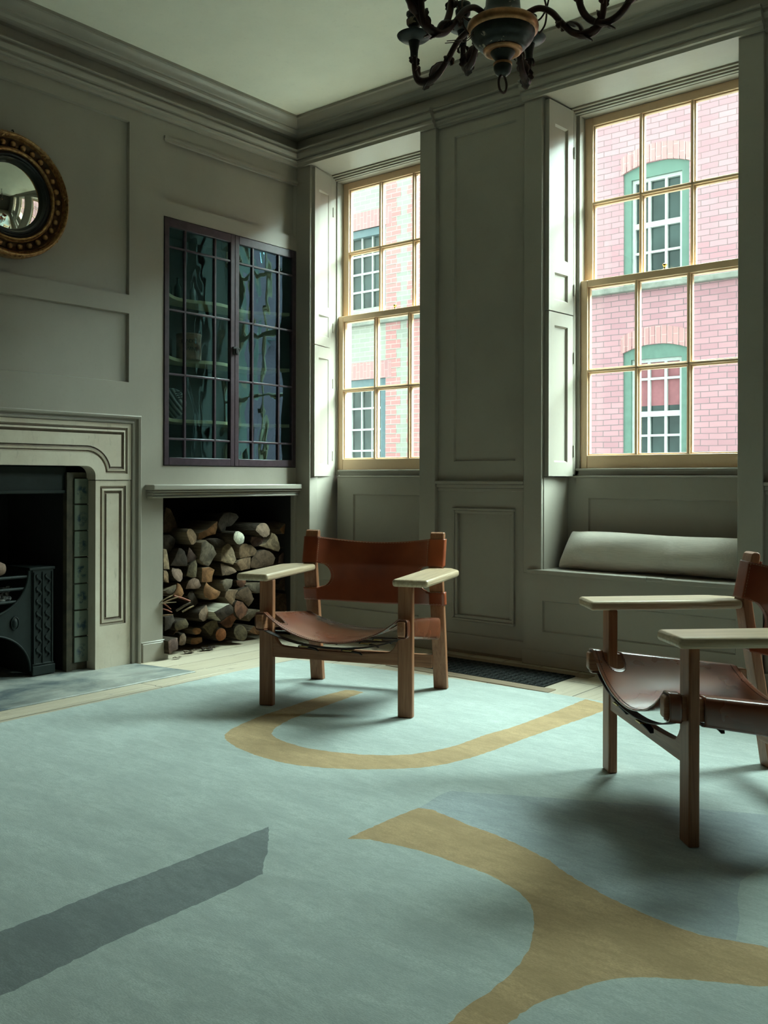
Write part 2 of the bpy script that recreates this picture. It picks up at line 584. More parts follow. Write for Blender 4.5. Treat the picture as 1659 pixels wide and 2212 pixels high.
def make_window(name, x0, x1, label):
    w = empty(name)
    struct(w, label, 'window')
    mb = MB()                                          # box frame, beads, head mouldings, sill
    for a, b in ((x0 - .03, x0 + .018), (x1 - .018, x1 + .03)):
        mb.box(a, b, 4.425, 4.56, 0.955, 2.878)
    mb.box(x0, x1, 4.425, 4.56, 2.846, 2.878)
    for k, (yy, zz) in enumerate(((4.375, 2.868), (4.392, 2.858), (4.408, 2.850))):
        mb.box(x0 - .03, x1 + .03, yy, yy + 0.03, zz, 2.879)
    mb.box(x0 - .03, x1 + .03, 4.43, 4.62, 0.955, 0.990)
    for a in (x0 - .03, x1 + .0):
        mb.box(a, a + .03, 4.395, 4.43, 0.955, 2.878)
    mb.build('window_frame', P_, w, bevel=0.003)
    sash(x0 + .016, x1 - .016, 0.988, 1.978, 4.44, 0.040, 0.036, 0.070, w, 'lower_sash')
    sash(x0 + .010, x1 - .010, 1.942, 2.846, 4.486, 0.052, 0.045, 0.036, w, 'upper_sash')
    c = MB()                                           # brass fastener on the meeting rail
    xm = (x0 + x1) / 2
    c.lathe([(0.014, 0), (0.016, 0.004), (0.007, 0.010), (0.006, 0.018), (0.011, 0.026), (0.011, 0.032), (0.005, 0.036)], (xm, 4.475, 1.978), 12)
    c.box(xm - .03, xm + .03, 4.466, 4.484, 1.976, 1.981)
    c.build('sash_fastener', M['brass'], w, smooth=True)
    return w
make_window('window_1', -4.066, -3.150, 'cream sash window nearest the corner cupboard')
make_window('window_2', -2.338, -1.412, 'cream sash window above the grey bolster cushion')
make_window('window_3', -0.578, 0.348, 'cream sash window out of frame on the right')

# ---- folded shutters in the left reveals
def shutter(name, p0, p1, z0, z1, panels, label):
    """leaf from p0 (room side) to p1 (glass side), facing right"""
    p0, p1 = Vector((*p0, 0)), Vector((*p1, 0))
    L = (p1 - p0).length
    ex = (p1 - p0) / L
    nn = Vector((ex.y, -ex.x, 0))                      # out of the reveal
    def fx(u, z, d):
        q = p0 + ex * u - nn * d
        return (q.x, q.y, z)
    mb = MB()
    st = 0.052
    hs = [(st, L - st, a, b) for a, b in panels]
    sheet(mb, fx, 0, L, z0, z1, hs)
    for h in hs:
        panel_ring(mb, fx, *h, 0.012, 0.008)
    b = 0.026
    for q in (((0, z0, 0), (0, z1, 0), (0, z1, b), (0, z0, b)), ((L, z0, 0), (L, z0, b), (L, z1, b), (L, z1, 0)), ((0, z0, b), (0, z1, b), (L, z1, b), (L, z0, b)),
              ((0, z0, 0), (0, z0, b), (L, z0, b), (L, z0, 0)), ((0, z1, 0), (L, z1, 0), (L, z1, b), (0, z1, b))):
        mb.quad(*[fx(*c) for c in q])
    o = mb.build(name, P_, weld=1e-5, loc=(p0.x, p0.y, z0))
    tag(o, label, 'shutter', 'folded shutters in the window reveals')
    for zz in (z0 + 0.13, z1 - 0.22):
        h = MB()
        q = p0 + ex * (L + 0.003) + nn * 0.003
        h.tube([(q.x - o.location.x, q.y - o.location.y, zz - z0 - .03), (q.x - o.location.x, q.y - o.location.y, zz - z0 + .03)], 0.005, 8)
        h.build('hinge', P_, o)
    return o
A0, A1 = (-3.992, 4.160), (-4.052, 4.385)
B0, B1 = (-2.352, 4.160), (-2.335, 4.385)
shutter('window_shutter', A0, A1, 0.948, 1.762, [(1.02, 1.69)], 'lower folded green shutter of the window nearest the cupboard')
shutter('window_shutter', A0, A1, 1.768, 2.862, [(2.02, 2.74), (1.83, 1.96)], 'upper folded green shutter of the window nearest the cupboard')
shutter('window_shutter', B0, B1, 0.948, 1.786, [(1.02, 1.72)], 'lower folded green shutter of the window above the bolster')
shutter('window_shutter', B0, B1, 1.792, 2.862, [(2.06, 2.75), (1.85, 1.99)], 'upper folded green shutter of the window above the bolster')

# ---- left wall: overmantel panels, stile, cupboard bay, log store
mb = MB()
f = face_x(XL)
Y0 = YB
CUP = (3.120, 4.130, 1.000, 2.356)                   # cupboard opening
LOG = (3.120, 4.112, -0.05, 0.842)                   # log store opening
FIR = (1.44, 2.90, -0.05, 1.20)                      # chimney opening behind the chimneypiece
UP = (Y0 + .3, 2.900, 1.892, 2.800)
LP = (Y0 + .3, 2.900, 1.434, 1.795)
FP = (3.124, 4.132, 2.442, 2.778)
sheet(mb, f, Y0, 4.140, -0.05, ZC, [CUP, LOG, FIR, UP, LP, FP])
panel_ring(mb, f, *UP, 0.018, 0.004)
panel_ring(mb, f, *LP, 0.018, 0.004)
panel_ring(mb, f, *FP, 0.022, 0.006)
# log store box
y0, y1, z0, z1 = LOG
xb = XL - 0.55
for q in (((XL, y0, z0), (XL, y0, z1), (xb, y0, z1), (xb, y0, z0)), ((XL, y1, z0), (xb, y1, z0), (xb, y1, z1), (XL, y1, z1)),
          ((XL, y0, z1), (XL, y1, z1), (xb, y1, z1), (xb, y0, z1))):
    mb.quad(*q)
mb.quad((xb, y0, z0), (xb, y0, z1), (xb, y1, z1), (xb, y1, z0))
for q in mb.b.faces[-4:] if False else []:
    pass
# small raised mouldings on the frieze panel
for (z, p, h) in ((2.790, 0.012, 0.014), (2.776, 0.006, 0.012)):
    mb.box(XL - .01, XL + p, 3.12, 4.136, z - h, z)
struct(mb.build('wall_left', P_, weld=1e-5), 'sage green panelled chimney wall', 'wall')
# black lining that paints in the shade inside the log store
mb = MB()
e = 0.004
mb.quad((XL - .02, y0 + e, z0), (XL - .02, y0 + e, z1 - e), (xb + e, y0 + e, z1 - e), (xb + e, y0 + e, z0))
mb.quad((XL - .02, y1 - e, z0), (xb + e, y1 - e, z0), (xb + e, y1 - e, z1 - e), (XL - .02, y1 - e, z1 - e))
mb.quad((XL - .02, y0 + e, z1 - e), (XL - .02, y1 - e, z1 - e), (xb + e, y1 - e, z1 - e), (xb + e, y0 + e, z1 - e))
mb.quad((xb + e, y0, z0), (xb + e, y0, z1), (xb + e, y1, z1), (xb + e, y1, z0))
struct(mb.build('wall_log_store_shade', M['soot']), 'black lining for the shade in the log store', 'wall')
# plinth of the stile
mb = MB().box(XL - .05, XL + 0.022, 2.975, 3.142, -0.05, 0.052)
mb.box(XL - .05, XL + 0.014, 2.975, 3.134, 0.052, 0.060)
struct(mb.build('baseboard_left', P_, bevel=0.006), 'sage green plinth block beside the log store', 'baseboard')
# ledge over the log store
mb = MB()
for (z0_, z1_, p) in ((0.868, 0.898, 0.075), (0.856, 0.868, 0.062), (0.838, 0.856, 0.045), (0.826, 0.838, 0.050)):
    mb.box(XL - .02, XL + p, 3.030 - p * 0.35, 4.118, z0_, z1_)
struct(mb.build('trim_4', P_, bevel=0.006), 'moulded sage green ledge over the log store', 'ledge')
# thin frame stiles round log store and cupboard at the corner
mb = MB().box(XL - .02, XL + 0.008, 4.113, 4.139, -0.05, 0.83)
struct(mb.build('trim_5', P_, bevel=0.003), 'narrow stile at the log store corner', 'trim')

# ---- street wall baseboards
mb = MB()
mb.box(-3.048, -2.487, 4.148, 4.17, 0.004, 0.094)
mb.box(-2.487, -1.29, 4.128, 4.14, -0.012, 0.062)
mb.box(-4.12, -3.048, 4.128, 4.14, -0.012, 0.062)
mb.box(-1.29, -0.73, 4.148, 4.17, -0.012, 0.094)
struct(mb.build('baseboard_street', P_, bevel=0.004), 'sage green baseboard under the windows', 'baseboard')

# ---- unseen closing walls; right and back coloured dark to cut bounced light
mb = MB().box(XR, XR + .1, YB, 4.3, -0.05, ZC)
struct(mb.build('wall_right', M['low_bounce']), 'unseen darkened wall to the right', 'wall')
mb = MB().box(-4.3, XR + .1, YB - .1, YB, -0.05, ZC)
struct(mb.build('wall_back', M['low_bounce']), 'unseen darkened wall behind the viewer', 'wall')
mb = MB().box(-4.85, -4.72, YB - .1, 4.6, -0.06, ZC + .1)
struct(mb.build('wall_chimney_back', M['soot']), 'masonry behind the chimney wall', 'wall')

# ---- cornice
UPPER = [(0.0, 3.128), (0.150, 3.128), (0.150, 3.110), (0.138, 3.106), (0.126, 3.094), (0.106, 3.082), (0.092, 3.078), (0.088, 3.073), (0.088, 3.067), (0.070, 3.063), (0.058, 3.053), (0.040, 3.048), (0.032, 3.043), (0.018, 3.041), (0.0, 3.041)]
LOWER = [(0.0, 2.966), (0.060, 2.966), (0.064, 2.960), (0.062, 2.955), (0.048, 2.953), (0.048, 2.942), (0.056, 2.938), (0.054, 2.930), (0.046, 2.916), (0.034, 2.912), (0.034, 2.905), (0.040, 2.901), (0.036, 2.892), (0.024, 2.888), (0.018, 2.872), (0.0, 2.872)]
def run(prof, path, mb):
    """path: function p -> list of points along the run for projection p"""
    rings = []
    n = len(path(0))
    for k in range(n):
        rings.append([Vector((path(p)[k][0], path(p)[k][1], z)) for p, z in prof])
    mb.loft(rings, True)
mb = MB()
run(UPPER, lambda p: [(XL + p, YB), (XL + p, YW - p), (XR, YW - p)], mb)
struct(mb.build('trim_6', P_, smooth=True, angle=16), 'moulded cornice under the ceiling', 'cornice')
mb = MB()
run(LOWER, lambda p: [(XL + p, YB), (XL + p, YW - p), (-3.045 + min(p, .02) * 0, YW - p)], mb)
for a, b, off in ((-3.045, -2.488, 0.028), (-2.488, -1.287, 0.0), (-1.287, -0.732, 0.028), (-0.732, 0.473, 0.0), (0.473, XR, 0.028)):
    run(LOWER, lambda p: [(a, YW - p + off), (b, YW - p + off)], mb)
struct(mb.build('trim_7', P_, smooth=True, angle=16), 'lower cornice moulding above windows and panels', 'cornice')

# ================================================================ outside: street and the houses opposite
M['brick_red'] = brick('red_brickwork', (0.365, 0.193, 0.216), (0.305, 0.153, 0.177), (0.14, 0.108, 0.116))
M['brick_grey'] = brick('grey_stock_brickwork', (0.279, 0.268, 0.229), (0.240, 0.234, 0.206), (0.335, 0.324, 0.296))
M['quoin'] = brick('red_rubbed_brick', (0.380, 0.178, 0.174), (0.346, 0.157, 0.157), (0.369, 0.307, 0.290))
M['rubbed'] = brick('red_rubbed_lintel', (0.346, 0.184, 0.184), (0.318, 0.161, 0.167), (0.346, 0.251, 0.245), rot=(PI / 2, 0, PI / 2))
M['green_paint'] = plain('jade_green_paint', (0.070, 0.125, 0.100), 0.5)
M['blue_grey'] = plain('blue_grey_paint', (0.072, 0.108, 0.122), 0.5)
M['white_paint'] = plain('white_window_paint', (0.338, 0.342, 0.333), 0.5)
M['stone'] = plain('weathered_stone', (0.149, 0.149, 0.131), 0.9, var=0.3, scale=8)
M['far_glass'] = plain('far_window_panes', (0.022, 0.036, 0.034), 0.15, var=0.6, scale=1.8, spec=0.35)
M['blind'] = plain('pink_blind', (0.225, 0.077, 0.090), 0.8)
M['asphalt'] = plain('street_stone', (0.22, 0.22, 0.21), 0.9)
mb = MB().box(-30, 20, 4.66, 11.6, -0.75, -0.6)
struct(mb.build('ground', M['asphalt']), 'narrow street between the houses', 'street')
YF = 11.5
HTOP = 6.40  # unseen roof line, set by how much sky light enters the room
def facade(mb, x0, x1, z0, z1, holes):
    f_ = face_y(YF)
    sheet(mb, f_, x0, x1, z0, z1, holes)
    for h in holes:                                   # brick reveals
        for a, b in (((h[0], h[2]), (h[1], h[2])), ((h[1], h[2]), (h[1], h[3])), ((h[1], h[3]), (h[0], h[3])), ((h[0], h[3]), (h[0], h[2]))):
            mb.quad(f_(a[0], a[1], 0), f_(b[0], b[1], 0), f_(b[0], b[1], .12), f_(a[0], a[1], .12))
    mb.box(x0, x1, YF + .25, YF + 3, z0, z1 - .02)
    mb.box(x0, x1, YF + .0, YF + 3, z1 - .02, z1)
# red house, two arched sash windows with jade frames
red = empty('brick_house', (-5.0, YF, -0.6))
tag(red, 'red brick house across the street with green arched window frames', 'building')
def at_root(o, root):
    o.data.transform(Matrix.Translation(-root.location))
    o.parent = root
    return o
WR = [(-5.395, -4.500, 3.47, 5.06), (-5.395, -4.500, 1.15, 2.69)]
mb = MB()
facade(mb, -7.3, 5.0, -0.6, HTOP, WR)
mb.box(5.0, 24.0, YF, YF + 3, -0.6, 5.3)  # added unseen run of wall, low so sky light reaches the chimney wall
wall = at_root(mb.build('wall', M['brick_red']), red)
mb = MB().box(-7.3, 24.0, YF - .10, YF + .02, 3.40, 3.475)
at_root(mb.build('string_course', M['stone'], bevel=.01), red)
def arch_poly(x0, x1, z0, zs, zt, n=12):
    pts = [(x0, z0), (x1, z0)]
    for k in range(n + 1):
        u = 1 - 2 * k / n
        pts.append(((x0 + x1) / 2 + u * (x1 - x0) / 2, zs + (zt - zs) * (1 - u * u)))
    return pts
for wi, (x0, x1, z0_, z1_) in enumerate(WR):
    mb = MB()                                          # segmental brick arch filling the head
    zs = z1_ - 0.08
    n = 12
    for k in range(n):
        a0, a1 = x0 - .03 + (x1 - x0 + .06) * k / n, x0 - .03 + (x1 - x0 + .06) * (k + 1) / n
        c = lambda x: z1_ + 0.005 - 0.09 * ((2 * x - x0 - x1) / (x1 - x0)) ** 2
        mb.hexa([(a0 + .004, YF - .006, c(a0)), (a1 - .004, YF - .006, c(a1)), (a1 - .004, YF + .1, c(a1)), (a0 + .004, YF + .1, c(a0)),
                 (a0 + .004, YF - .006, c(a0) + .23), (a1 - .004, YF - .006, c(a1) + .23), (a1 - .004, YF + .1, c(a1) + .23), (a0 + .004, YF + .1, c(a0) + .23)])
    at_root(mb.build('brick_arch', M['rubbed']), red)
    mb = MB()
    fr = 0.105
    mb.box(x0, x0 + fr, YF + .03, YF + .12, z0_, z1_ + .01)
    mb.box(x1 - fr, x1, YF + .03, YF + .12, z0_, z1_ + .01)
    mb.box(x0 + fr, x1 - fr, YF + .03, YF + .12, z1_ - .18, z1_ + .01)
    win = at_root(mb.build('window', M['green_paint']), red)
    gx0, gx1, gz0, gz1 = x0 + fr, x1 - fr, z0_ + .02, z1_ - .18
    mb = MB()
    zm = (gz0 + gz1) / 2 + (0.08 if wi == 0 else -0.05)
    for q in ((gx0, gx0 + .04, gz0, gz1), (gx1 - .04, gx1, gz0, gz1), (gx0 + .04, gx1 - .04, gz1 - .045, gz1), (gx0 + .04, gx1 - .04, gz0, gz0 + .07), (gx0 + .04, gx1 - .04, zm - .035, zm + .035)):
        mb.box(q[0], q[1], YF + .07, YF + .12, q[2], q[3])
    for k in (1, 2):
        x = gx0 + (gx1 - gx0) * k / 3
        mb.box(x - .018, x + .018, YF + .076, YF + .115, gz0, gz1)
    for zz in ((gz1 + zm) / 2 + .1, (zm + gz0) / 2 + .03):
        mb.box(gx0, gx1, YF + .075, YF + .115, zz - .015, zz + .015)
    s = at_root(mb.build('sash', M['white_paint']), red)
    mb = MB().box(gx0, gx1, YF + .118, YF + .13, gz0, gz1)
    at_root(mb.build('panes', M['far_glass']), red)
    if wi == 1:
        mb = MB().box(gx0 + .03, gx1 - .03, YF + .114, YF + .118, 1.90, gz1)
        at_root(mb.build('blind', M['blind']), red)
# grey stock-brick house with red quoins and two flat-headed windows
grey = empty('brick_house', (-10.0, YF, -0.6))
tag(grey, 'grey brick house across the street with red brick quoins', 'building')
WG = [(-10.62, -9.46, 3.72, 5.02), (-10.62, -9.46, 1.05, 2.56)]
mb = MB()
facade(mb, -16.0, -7.3, -0.6, HTOP, WG)
at_root(mb.build('wall', M['brick_grey']), grey)
mb = MB().box(-16.0, -7.3, YF - .08, YF + .02, 3.43, 3.51)
at_root(mb.build('string_course', M['stone'], bevel=.01), grey)
mb = MB()
zz, k = -0.6, 0
while zz < HTOP - .1:
    wq = 0.22 if k % 2 else 0.30
    mb.box(-9.46, -9.46 + wq, YF - .004, YF + .01, zz + .004, zz + .146)
    mb.box(-8.95 - (0.0 if k % 2 else 0.08), -8.45, YF - .004, YF + .01, zz + .004, zz + .146)
    zz += 0.15
    k += 1
at_root(mb.build('quoins', M['quoin']), grey)
for (x0, x1, z0_, z1_) in WG:
    mb = MB().box(x0 - .15, x1 + .12, YF - .005, YF + .1, z1_, z1_ + .28)
    at_root(mb.build('brick_lintel', M['rubbed']), grey)
    mb = MB()
    fr = 0.13
    mb.box(x0, x0 + fr, YF + .03, YF + .12, z0_, z1_)
    mb.box(x1 - fr, x1, YF + .03, YF + .12, z0_, z1_)
    mb.box(x0 + fr, x1 - fr, YF + .03, YF + .12, z1_ - .12, z1_)
    at_root(mb.build('window', M['blue_grey']), grey)
    gx0, gx1, gz0, gz1 = x0 + fr, x1 - fr, z0_, z1_ - .12
    mb = MB()
    for k in (1, 2, 3):
        x = gx0 + (gx1 - gx0) * k / 4
        mb.box(x - .012, x + .012, YF + .082, YF + .115, gz0, gz1)
    for k in (1, 2, 3):
        z = gz0 + (gz1 - gz0) * k / 4
        mb.box(gx0, gx1, YF + .08, YF + .115, z - .016, z + .016)
    at_root(mb.build('sash', M['white_paint']), grey)
    mb = MB().box(gx0, gx1, YF + .118, YF + .13, gz0, gz1)
    at_root(mb.build('panes', M['far_glass']), grey)
LOGS = [
    (-4.165, [(3.306, 0.628), (3.321, 0.645), (3.347, 0.649), (3.366, 0.638), (3.385, 0.617), (3.39, 0.599), (3.382, 0.572), (3.356, 0.558), (3.337, 0.559), (3.322, 0.585)], 'tan', (0.0, 0.05), 'round tan log end in the upper left of the woodpile'),
    (-4.285, [(3.241, 0.772), (3.278, 0.759), (3.309, 0.722), (3.356, 0.655), (3.35, 0.634), (3.318, 0.623), (3.278, 0.622), (3.241, 0.624)], 'shade', (0, 0), 'big dark log at the top left corner of the woodpile'),
    (-4.225, [(3.196, 0.616), (3.241, 0.616), (3.263, 0.603), (3.278, 0.587), (3.266, 0.547), (3.248, 0.524), (3.229, 0.512), (3.196, 0.541)], 'dark', (0, 0), 'dark green-grey log at the left edge under the topmost left log'),
    (-4.165, [(3.151, 0.542), (3.165, 0.545), (3.179, 0.54), (3.184, 0.518), (3.193, 0.473), (3.197, 0.431), (3.151, 0.432)], 'pale', (0, 0), 'tall pale split log against the left post of the log store'),
    (-4.165, [(3.256, 0.543), (3.275, 0.54), (3.294, 0.524), (3.309, 0.488), (3.314, 0.46), (3.311, 0.44), (3.263, 0.441), (3.205, 0.448), (3.232, 0.493)], 'dark', (0, 0.03), 'dark wedge of log with a purplish edge, left of centre'),
    (-4.185, [(3.347, 0.545), (3.366, 0.524), (3.397, 0.486), (3.386, 0.467), (3.36, 0.46), (3.335, 0.455), (3.33, 0.488), (3.338, 0.518)], 'purple', (0, 0), 'small purple-brown wedge beside the dark wedge of log'),
    (-4.165, [(3.411, 0.568), (3.446, 0.579), (3.469, 0.562), (3.499, 0.548), (3.515, 0.519), (3.532, 0.495), (3.506, 0.468), (3.489, 0.441), (3.473, 0.424), (3.44, 0.436), (3.4, 0.47), (3.411, 0.509)], 'grey', (0, 0.02), 'large rough grey split log in the middle of the upper woodpile'),
    (-4.195, [(3.54, 0.682), (3.544, 0.646), (3.54, 0.607), (3.504, 0.601), (3.468, 0.589), (3.451, 0.577), (3.429, 0.581), (3.435, 0.619), (3.481, 0.638), (3.51, 0.662)], 'orange', (0, 0), 'orange triangular split log standing at the top of the woodpile'),
    (-4.195, [(3.563, 0.666), (3.579, 0.698), (3.605, 0.727), (3.652, 0.734), (3.704, 0.721), (3.724, 0.701), (3.695, 0.672), (3.665, 0.653), (3.622, 0.644), (3.616, 0.612), (3.588, 0.62), (3.571, 0.643)], 'bark', (0, 0.1), 'dark stump at the very top of the woodpile'),
    (-4.105, [(3.684, 0.59), (3.686, 0.573), (3.68, 0.557), (3.667, 0.548), (3.65, 0.545), (3.632, 0.551), (3.617, 0.563), (3.607, 0.579), (3.606, 0.597), (3.612, 0.612), (3.624, 0.622), (3.641, 0.624), (3.659, 0.619), (3.675, 0.607)], 'fresh', (0.42, -0.28), 'bright freshly sawn round log end near the top of the woodpile'),
    (-4.185, [(3.489, 0.578), (3.519, 0.585), (3.549, 0.583), (3.582, 0.574), (3.606, 0.554), (3.6, 0.529), (3.569, 0.526), (3.532, 0.532), (3.512, 0.554)], 'bark', (0.2, -0.1), 'black barked log lying under the orange triangular log'),
    (-4.125, [(3.783, 0.624), (3.805, 0.65), (3.842, 0.662), (3.883, 0.664), (3.915, 0.646), (3.927, 0.618), (3.915, 0.592), (3.883, 0.579), (3.851, 0.578), (3.819, 0.592)], 'brown', (0.45, -0.35), 'thick round brown log with bark at the top right of the woodpile'),
    (-4.195, [(4.068, 0.613), (4.097, 0.64), (4.131, 0.66), (4.16, 0.659), (4.173, 0.63), (4.171, 0.581), (4.136, 0.579), (4.094, 0.586)], 'orange', (0.5, -0.35), 'orange split log at the top right corner of the woodpile'),
    (-4.165, [(3.797, 0.583), (3.842, 0.583), (3.87, 0.568), (3.895, 0.567), (3.884, 0.537), (3.856, 0.522), (3.82, 0.52), (3.793, 0.548)], 'purple', (0, 0), 'purple-grey split log under the thick round brown log'),
    (-4.165, [(3.967, 0.601), (3.991, 0.59), (4.008, 0.572), (4.022, 0.53), (4.025, 0.499), (4.015, 0.482), (3.977, 0.491), (3.921, 0.508), (3.865, 0.523), (3.921, 0.539), (3.949, 0.565)], 'pale', (0, 0), 'pale wedge-shaped split log on the right of the woodpile'),
    (-4.215, [(4.109, 0.579), (4.134, 0.578), (4.136, 0.536), (4.131, 0.494), (4.109, 0.495), (4.114, 0.537)], 'tan', (0, 0), 'thin upright stick of firewood near the right wall of the store'),
    (-4.165, [(3.709, 0.526), (3.731, 0.543), (3.762, 0.543), (3.797, 0.531), (3.829, 0.51), (3.838, 0.492), (3.816, 0.467), (3.775, 0.462), (3.709, 0.457), (3.702, 0.49)], 'tan', (0, 0.05), 'half-round yellowish log below the bright round end'),
    (-4.165, [(3.563, 0.453), (3.565, 0.495), (3.58, 0.527), (3.622, 0.554), (3.644, 0.533), (3.659, 0.499), (3.67, 0.453), (3.646, 0.425), (3.605, 0.437)], 'pale', (0, 0), 'pale block of split wood beside the large rough grey log'),
    (-4.165, [(3.674, 0.433), (3.713, 0.453), (3.753, 0.459), (3.793, 0.461), (3.791, 0.425), (3.787, 0.391), (3.744, 0.386), (3.718, 0.383), (3.696, 0.414)], 'tan', (0, 0), 'tan wedge of log with dark cracks just above the left armrest'),
    (-4.165, [(3.802, 0.451), (3.834, 0.486), (3.861, 0.494), (3.893, 0.499), (3.935, 0.487), (3.968, 0.467), (3.989, 0.442), (3.977, 0.402), (3.912, 0.392), (3.848, 0.387), (3.798, 0.397)], 'brown', (0, 0), 'broad half-round log with grey streaks above the left armrest'),
    (-4.205, [(4.063, 0.446), (4.092, 0.465), (4.122, 0.47), (4.127, 0.431), (4.122, 0.4), (4.059, 0.4)], 'purple', (0, 0), 'dark purplish log at the right end above the armrest'),
    (-4.165, [(3.569, 0.436), (3.593, 0.435), (3.627, 0.418), (3.657, 0.401), (3.675, 0.383), (3.644, 0.371), (3.606, 0.365), (3.572, 0.365)], 'brown', (0.2, -0.1), 'brown quarter-split log in the middle of the woodpile'),
    (-4.165, [(3.414, 0.423), (3.443, 0.423), (3.473, 0.423), (3.516, 0.405), (3.503, 0.37), (3.499, 0.337), (3.453, 0.336), (3.418, 0.341), (3.416, 0.382)], 'orange', (0.25, -0.2), 'orange-tan square split log left of the brown quarter log'),
    (-4.165, [(3.202, 0.423), (3.211, 0.438), (3.238, 0.431), (3.263, 0.431), (3.282, 0.42), (3.292, 0.399), (3.286, 0.37), (3.266, 0.356), (3.245, 0.361), (3.223, 0.377), (3.208, 0.396)], 'pink', (0, 0), 'round pinkish log end with a curved crack near the left post'),
    (-4.165, [(3.151, 0.427), (3.172, 0.428), (3.187, 0.415), (3.194, 0.397), (3.192, 0.355), (3.172, 0.362), (3.151, 0.373)], 'tan', (0, 0), 'small tan log end touching the left post of the store'),
    (-4.165, [(3.313, 0.385), (3.322, 0.412), (3.331, 0.439), (3.357, 0.457), (3.379, 0.468), (3.387, 0.443), (3.382, 0.405), (3.373, 0.373), (3.344, 0.37)], 'mossy', (0.1, -0.05), 'mossy brown log below the small purple-brown wedge'),
    (-4.165, [(3.307, 0.311), (3.313, 0.335), (3.325, 0.357), (3.347, 0.368), (3.366, 0.369), (3.395, 0.356), (3.408, 0.335), (3.416, 0.319), (3.399, 0.305), (3.357, 0.308)], 'pink', (0, 0), 'pale half-round log end in the left middle of the woodpile'),
    (-4.165, [(3.157, 0.317), (3.178, 0.325), (3.208, 0.337), (3.242, 0.343), (3.243, 0.321), (3.227, 0.301), (3.202, 0.293), (3.178, 0.3)], 'grey', (0, 0), 'grey split log just above the bundle of kindling'),
    (-4.175, [(3.222, 0.283), (3.24, 0.299), (3.251, 0.32), (3.256, 0.349), (3.277, 0.338), (3.293, 0.311), (3.301, 0.286), (3.284, 0.27), (3.25, 0.275)], 'orange', (0.2, -0.1), 'orange and cream split log above the bundle of kindling'),
    (-4.155, [(3.429, 0.28), (3.432, 0.31), (3.444, 0.338), (3.468, 0.32), (3.508, 0.294), (3.544, 0.277), (3.538, 0.255), (3.515, 0.239), (3.472, 0.234), (3.439, 0.254)], 'orange', (0, 0), 'orange-brown wedge log with dark bark in the middle of the woodpile'),
    (-4.195, [(3.331, 0.271), (3.346, 0.29), (3.369, 0.295), (3.397, 0.265), (3.423, 0.234), (3.427, 0.216), (3.404, 0.2), (3.375, 0.211), (3.356, 0.238)], 'bark', (0, 0), 'dark barked log to the right of the kindling'),
    (-4.165, [(3.565, 0.32), (3.575, 0.338), (3.606, 0.343), (3.654, 0.337), (3.654, 0.308), (3.647, 0.29), (3.626, 0.284), (3.603, 0.268), (3.586, 0.29)], 'grey', (0.1, 0), 'grey pointed log below the brown quarter log'),
    (-4.185, [(3.703, 0.326), (3.738, 0.328), (3.772, 0.323), (3.763, 0.299), (3.749, 0.285), (3.72, 0.282), (3.704, 0.299)], 'redwood', (0, 0), 'reddish striped log just under the left armrest'),
    (-4.175, [(3.757, 0.293), (3.789, 0.301), (3.836, 0.302), (3.888, 0.298), (3.888, 0.235), (3.847, 0.236), (3.808, 0.256), (3.779, 0.28)], 'grey', (0.35, -0.3), 'grey log with a pale top behind the front leg'),
    (-4.165, [(3.596, 0.237), (3.609, 0.27), (3.633, 0.274), (3.692, 0.273), (3.682, 0.252), (3.668, 0.23), (3.658, 0.205), (3.647, 0.182), (3.63, 0.197)], 'tan', (0.2, -0.25), 'tan square-sawn log beside the front block of sawn wood'),
    (-4.155, [(3.656, 0.229), (3.68, 0.259), (3.704, 0.278), (3.754, 0.286), (3.779, 0.26), (3.791, 0.235), (3.809, 0.208), (3.793, 0.184), (3.775, 0.162), (3.74, 0.195), (3.704, 0.211)], 'brown', (0, 0), 'large brown fan-shaped log left of the front leg'),
    (-4.145, [(3.633, 0.157), (3.637, 0.182), (3.647, 0.202), (3.668, 0.213), (3.72, 0.2), (3.745, 0.174), (3.772, 0.147), (3.745, 0.121), (3.713, 0.108), (3.685, 0.098), (3.651, 0.126)], 'redwood', (0.1, -0.1), 'reddish brown chunky log below the fan-shaped log'),
    (-4.115, [(3.473, 0.169), (3.523, 0.187), (3.583, 0.206), (3.607, 0.183), (3.609, 0.152), (3.577, 0.137), (3.52, 0.115), (3.493, 0.141)], 'dark', (0.35, -0.62), 'square-sawn block with a pale top at the front of the woodpile'),
    (-4.155, [(3.38, 0.163), (3.406, 0.188), (3.454, 0.208), (3.471, 0.173), (3.468, 0.135), (3.442, 0.123), (3.419, 0.118), (3.384, 0.137)], 'brown', (0.4, -0.3), 'blunt brown-grey log left of the pale-topped sawn block'),
    (-4.165, [(3.563, 0.09), (3.6, 0.117), (3.641, 0.141), (3.665, 0.13), (3.68, 0.11), (3.658, 0.084), (3.644, 0.056), (3.614, 0.055), (3.59, 0.071)], 'redwood', (0.1, 0), 'reddish split log under the pale-topped sawn block'),
    (-4.165, [(3.756, 0.109), (3.795, 0.137), (3.828, 0.142), (3.871, 0.134), (3.857, 0.114), (3.824, 0.102), (3.795, 0.073), (3.778, 0.088)], 'grey', (0.2, -0.3), 'grey split log tucked behind the seat rail of the armchair'),
    (-4.145, [(3.589, 0.024), (3.585, 0.007), (3.573, -0.005), (3.555, -0.01), (3.536, -0.008), (3.519, 0.002), (3.507, 0.017), (3.503, 0.034), (3.507, 0.051), (3.519, 0.063), (3.536, 0.068), (3.555, 0.066), (3.572, 0.056), (3.584, 0.041)], 'rotten', (0.05, 0), 'round orange log end with a dark hollow on the floor'),
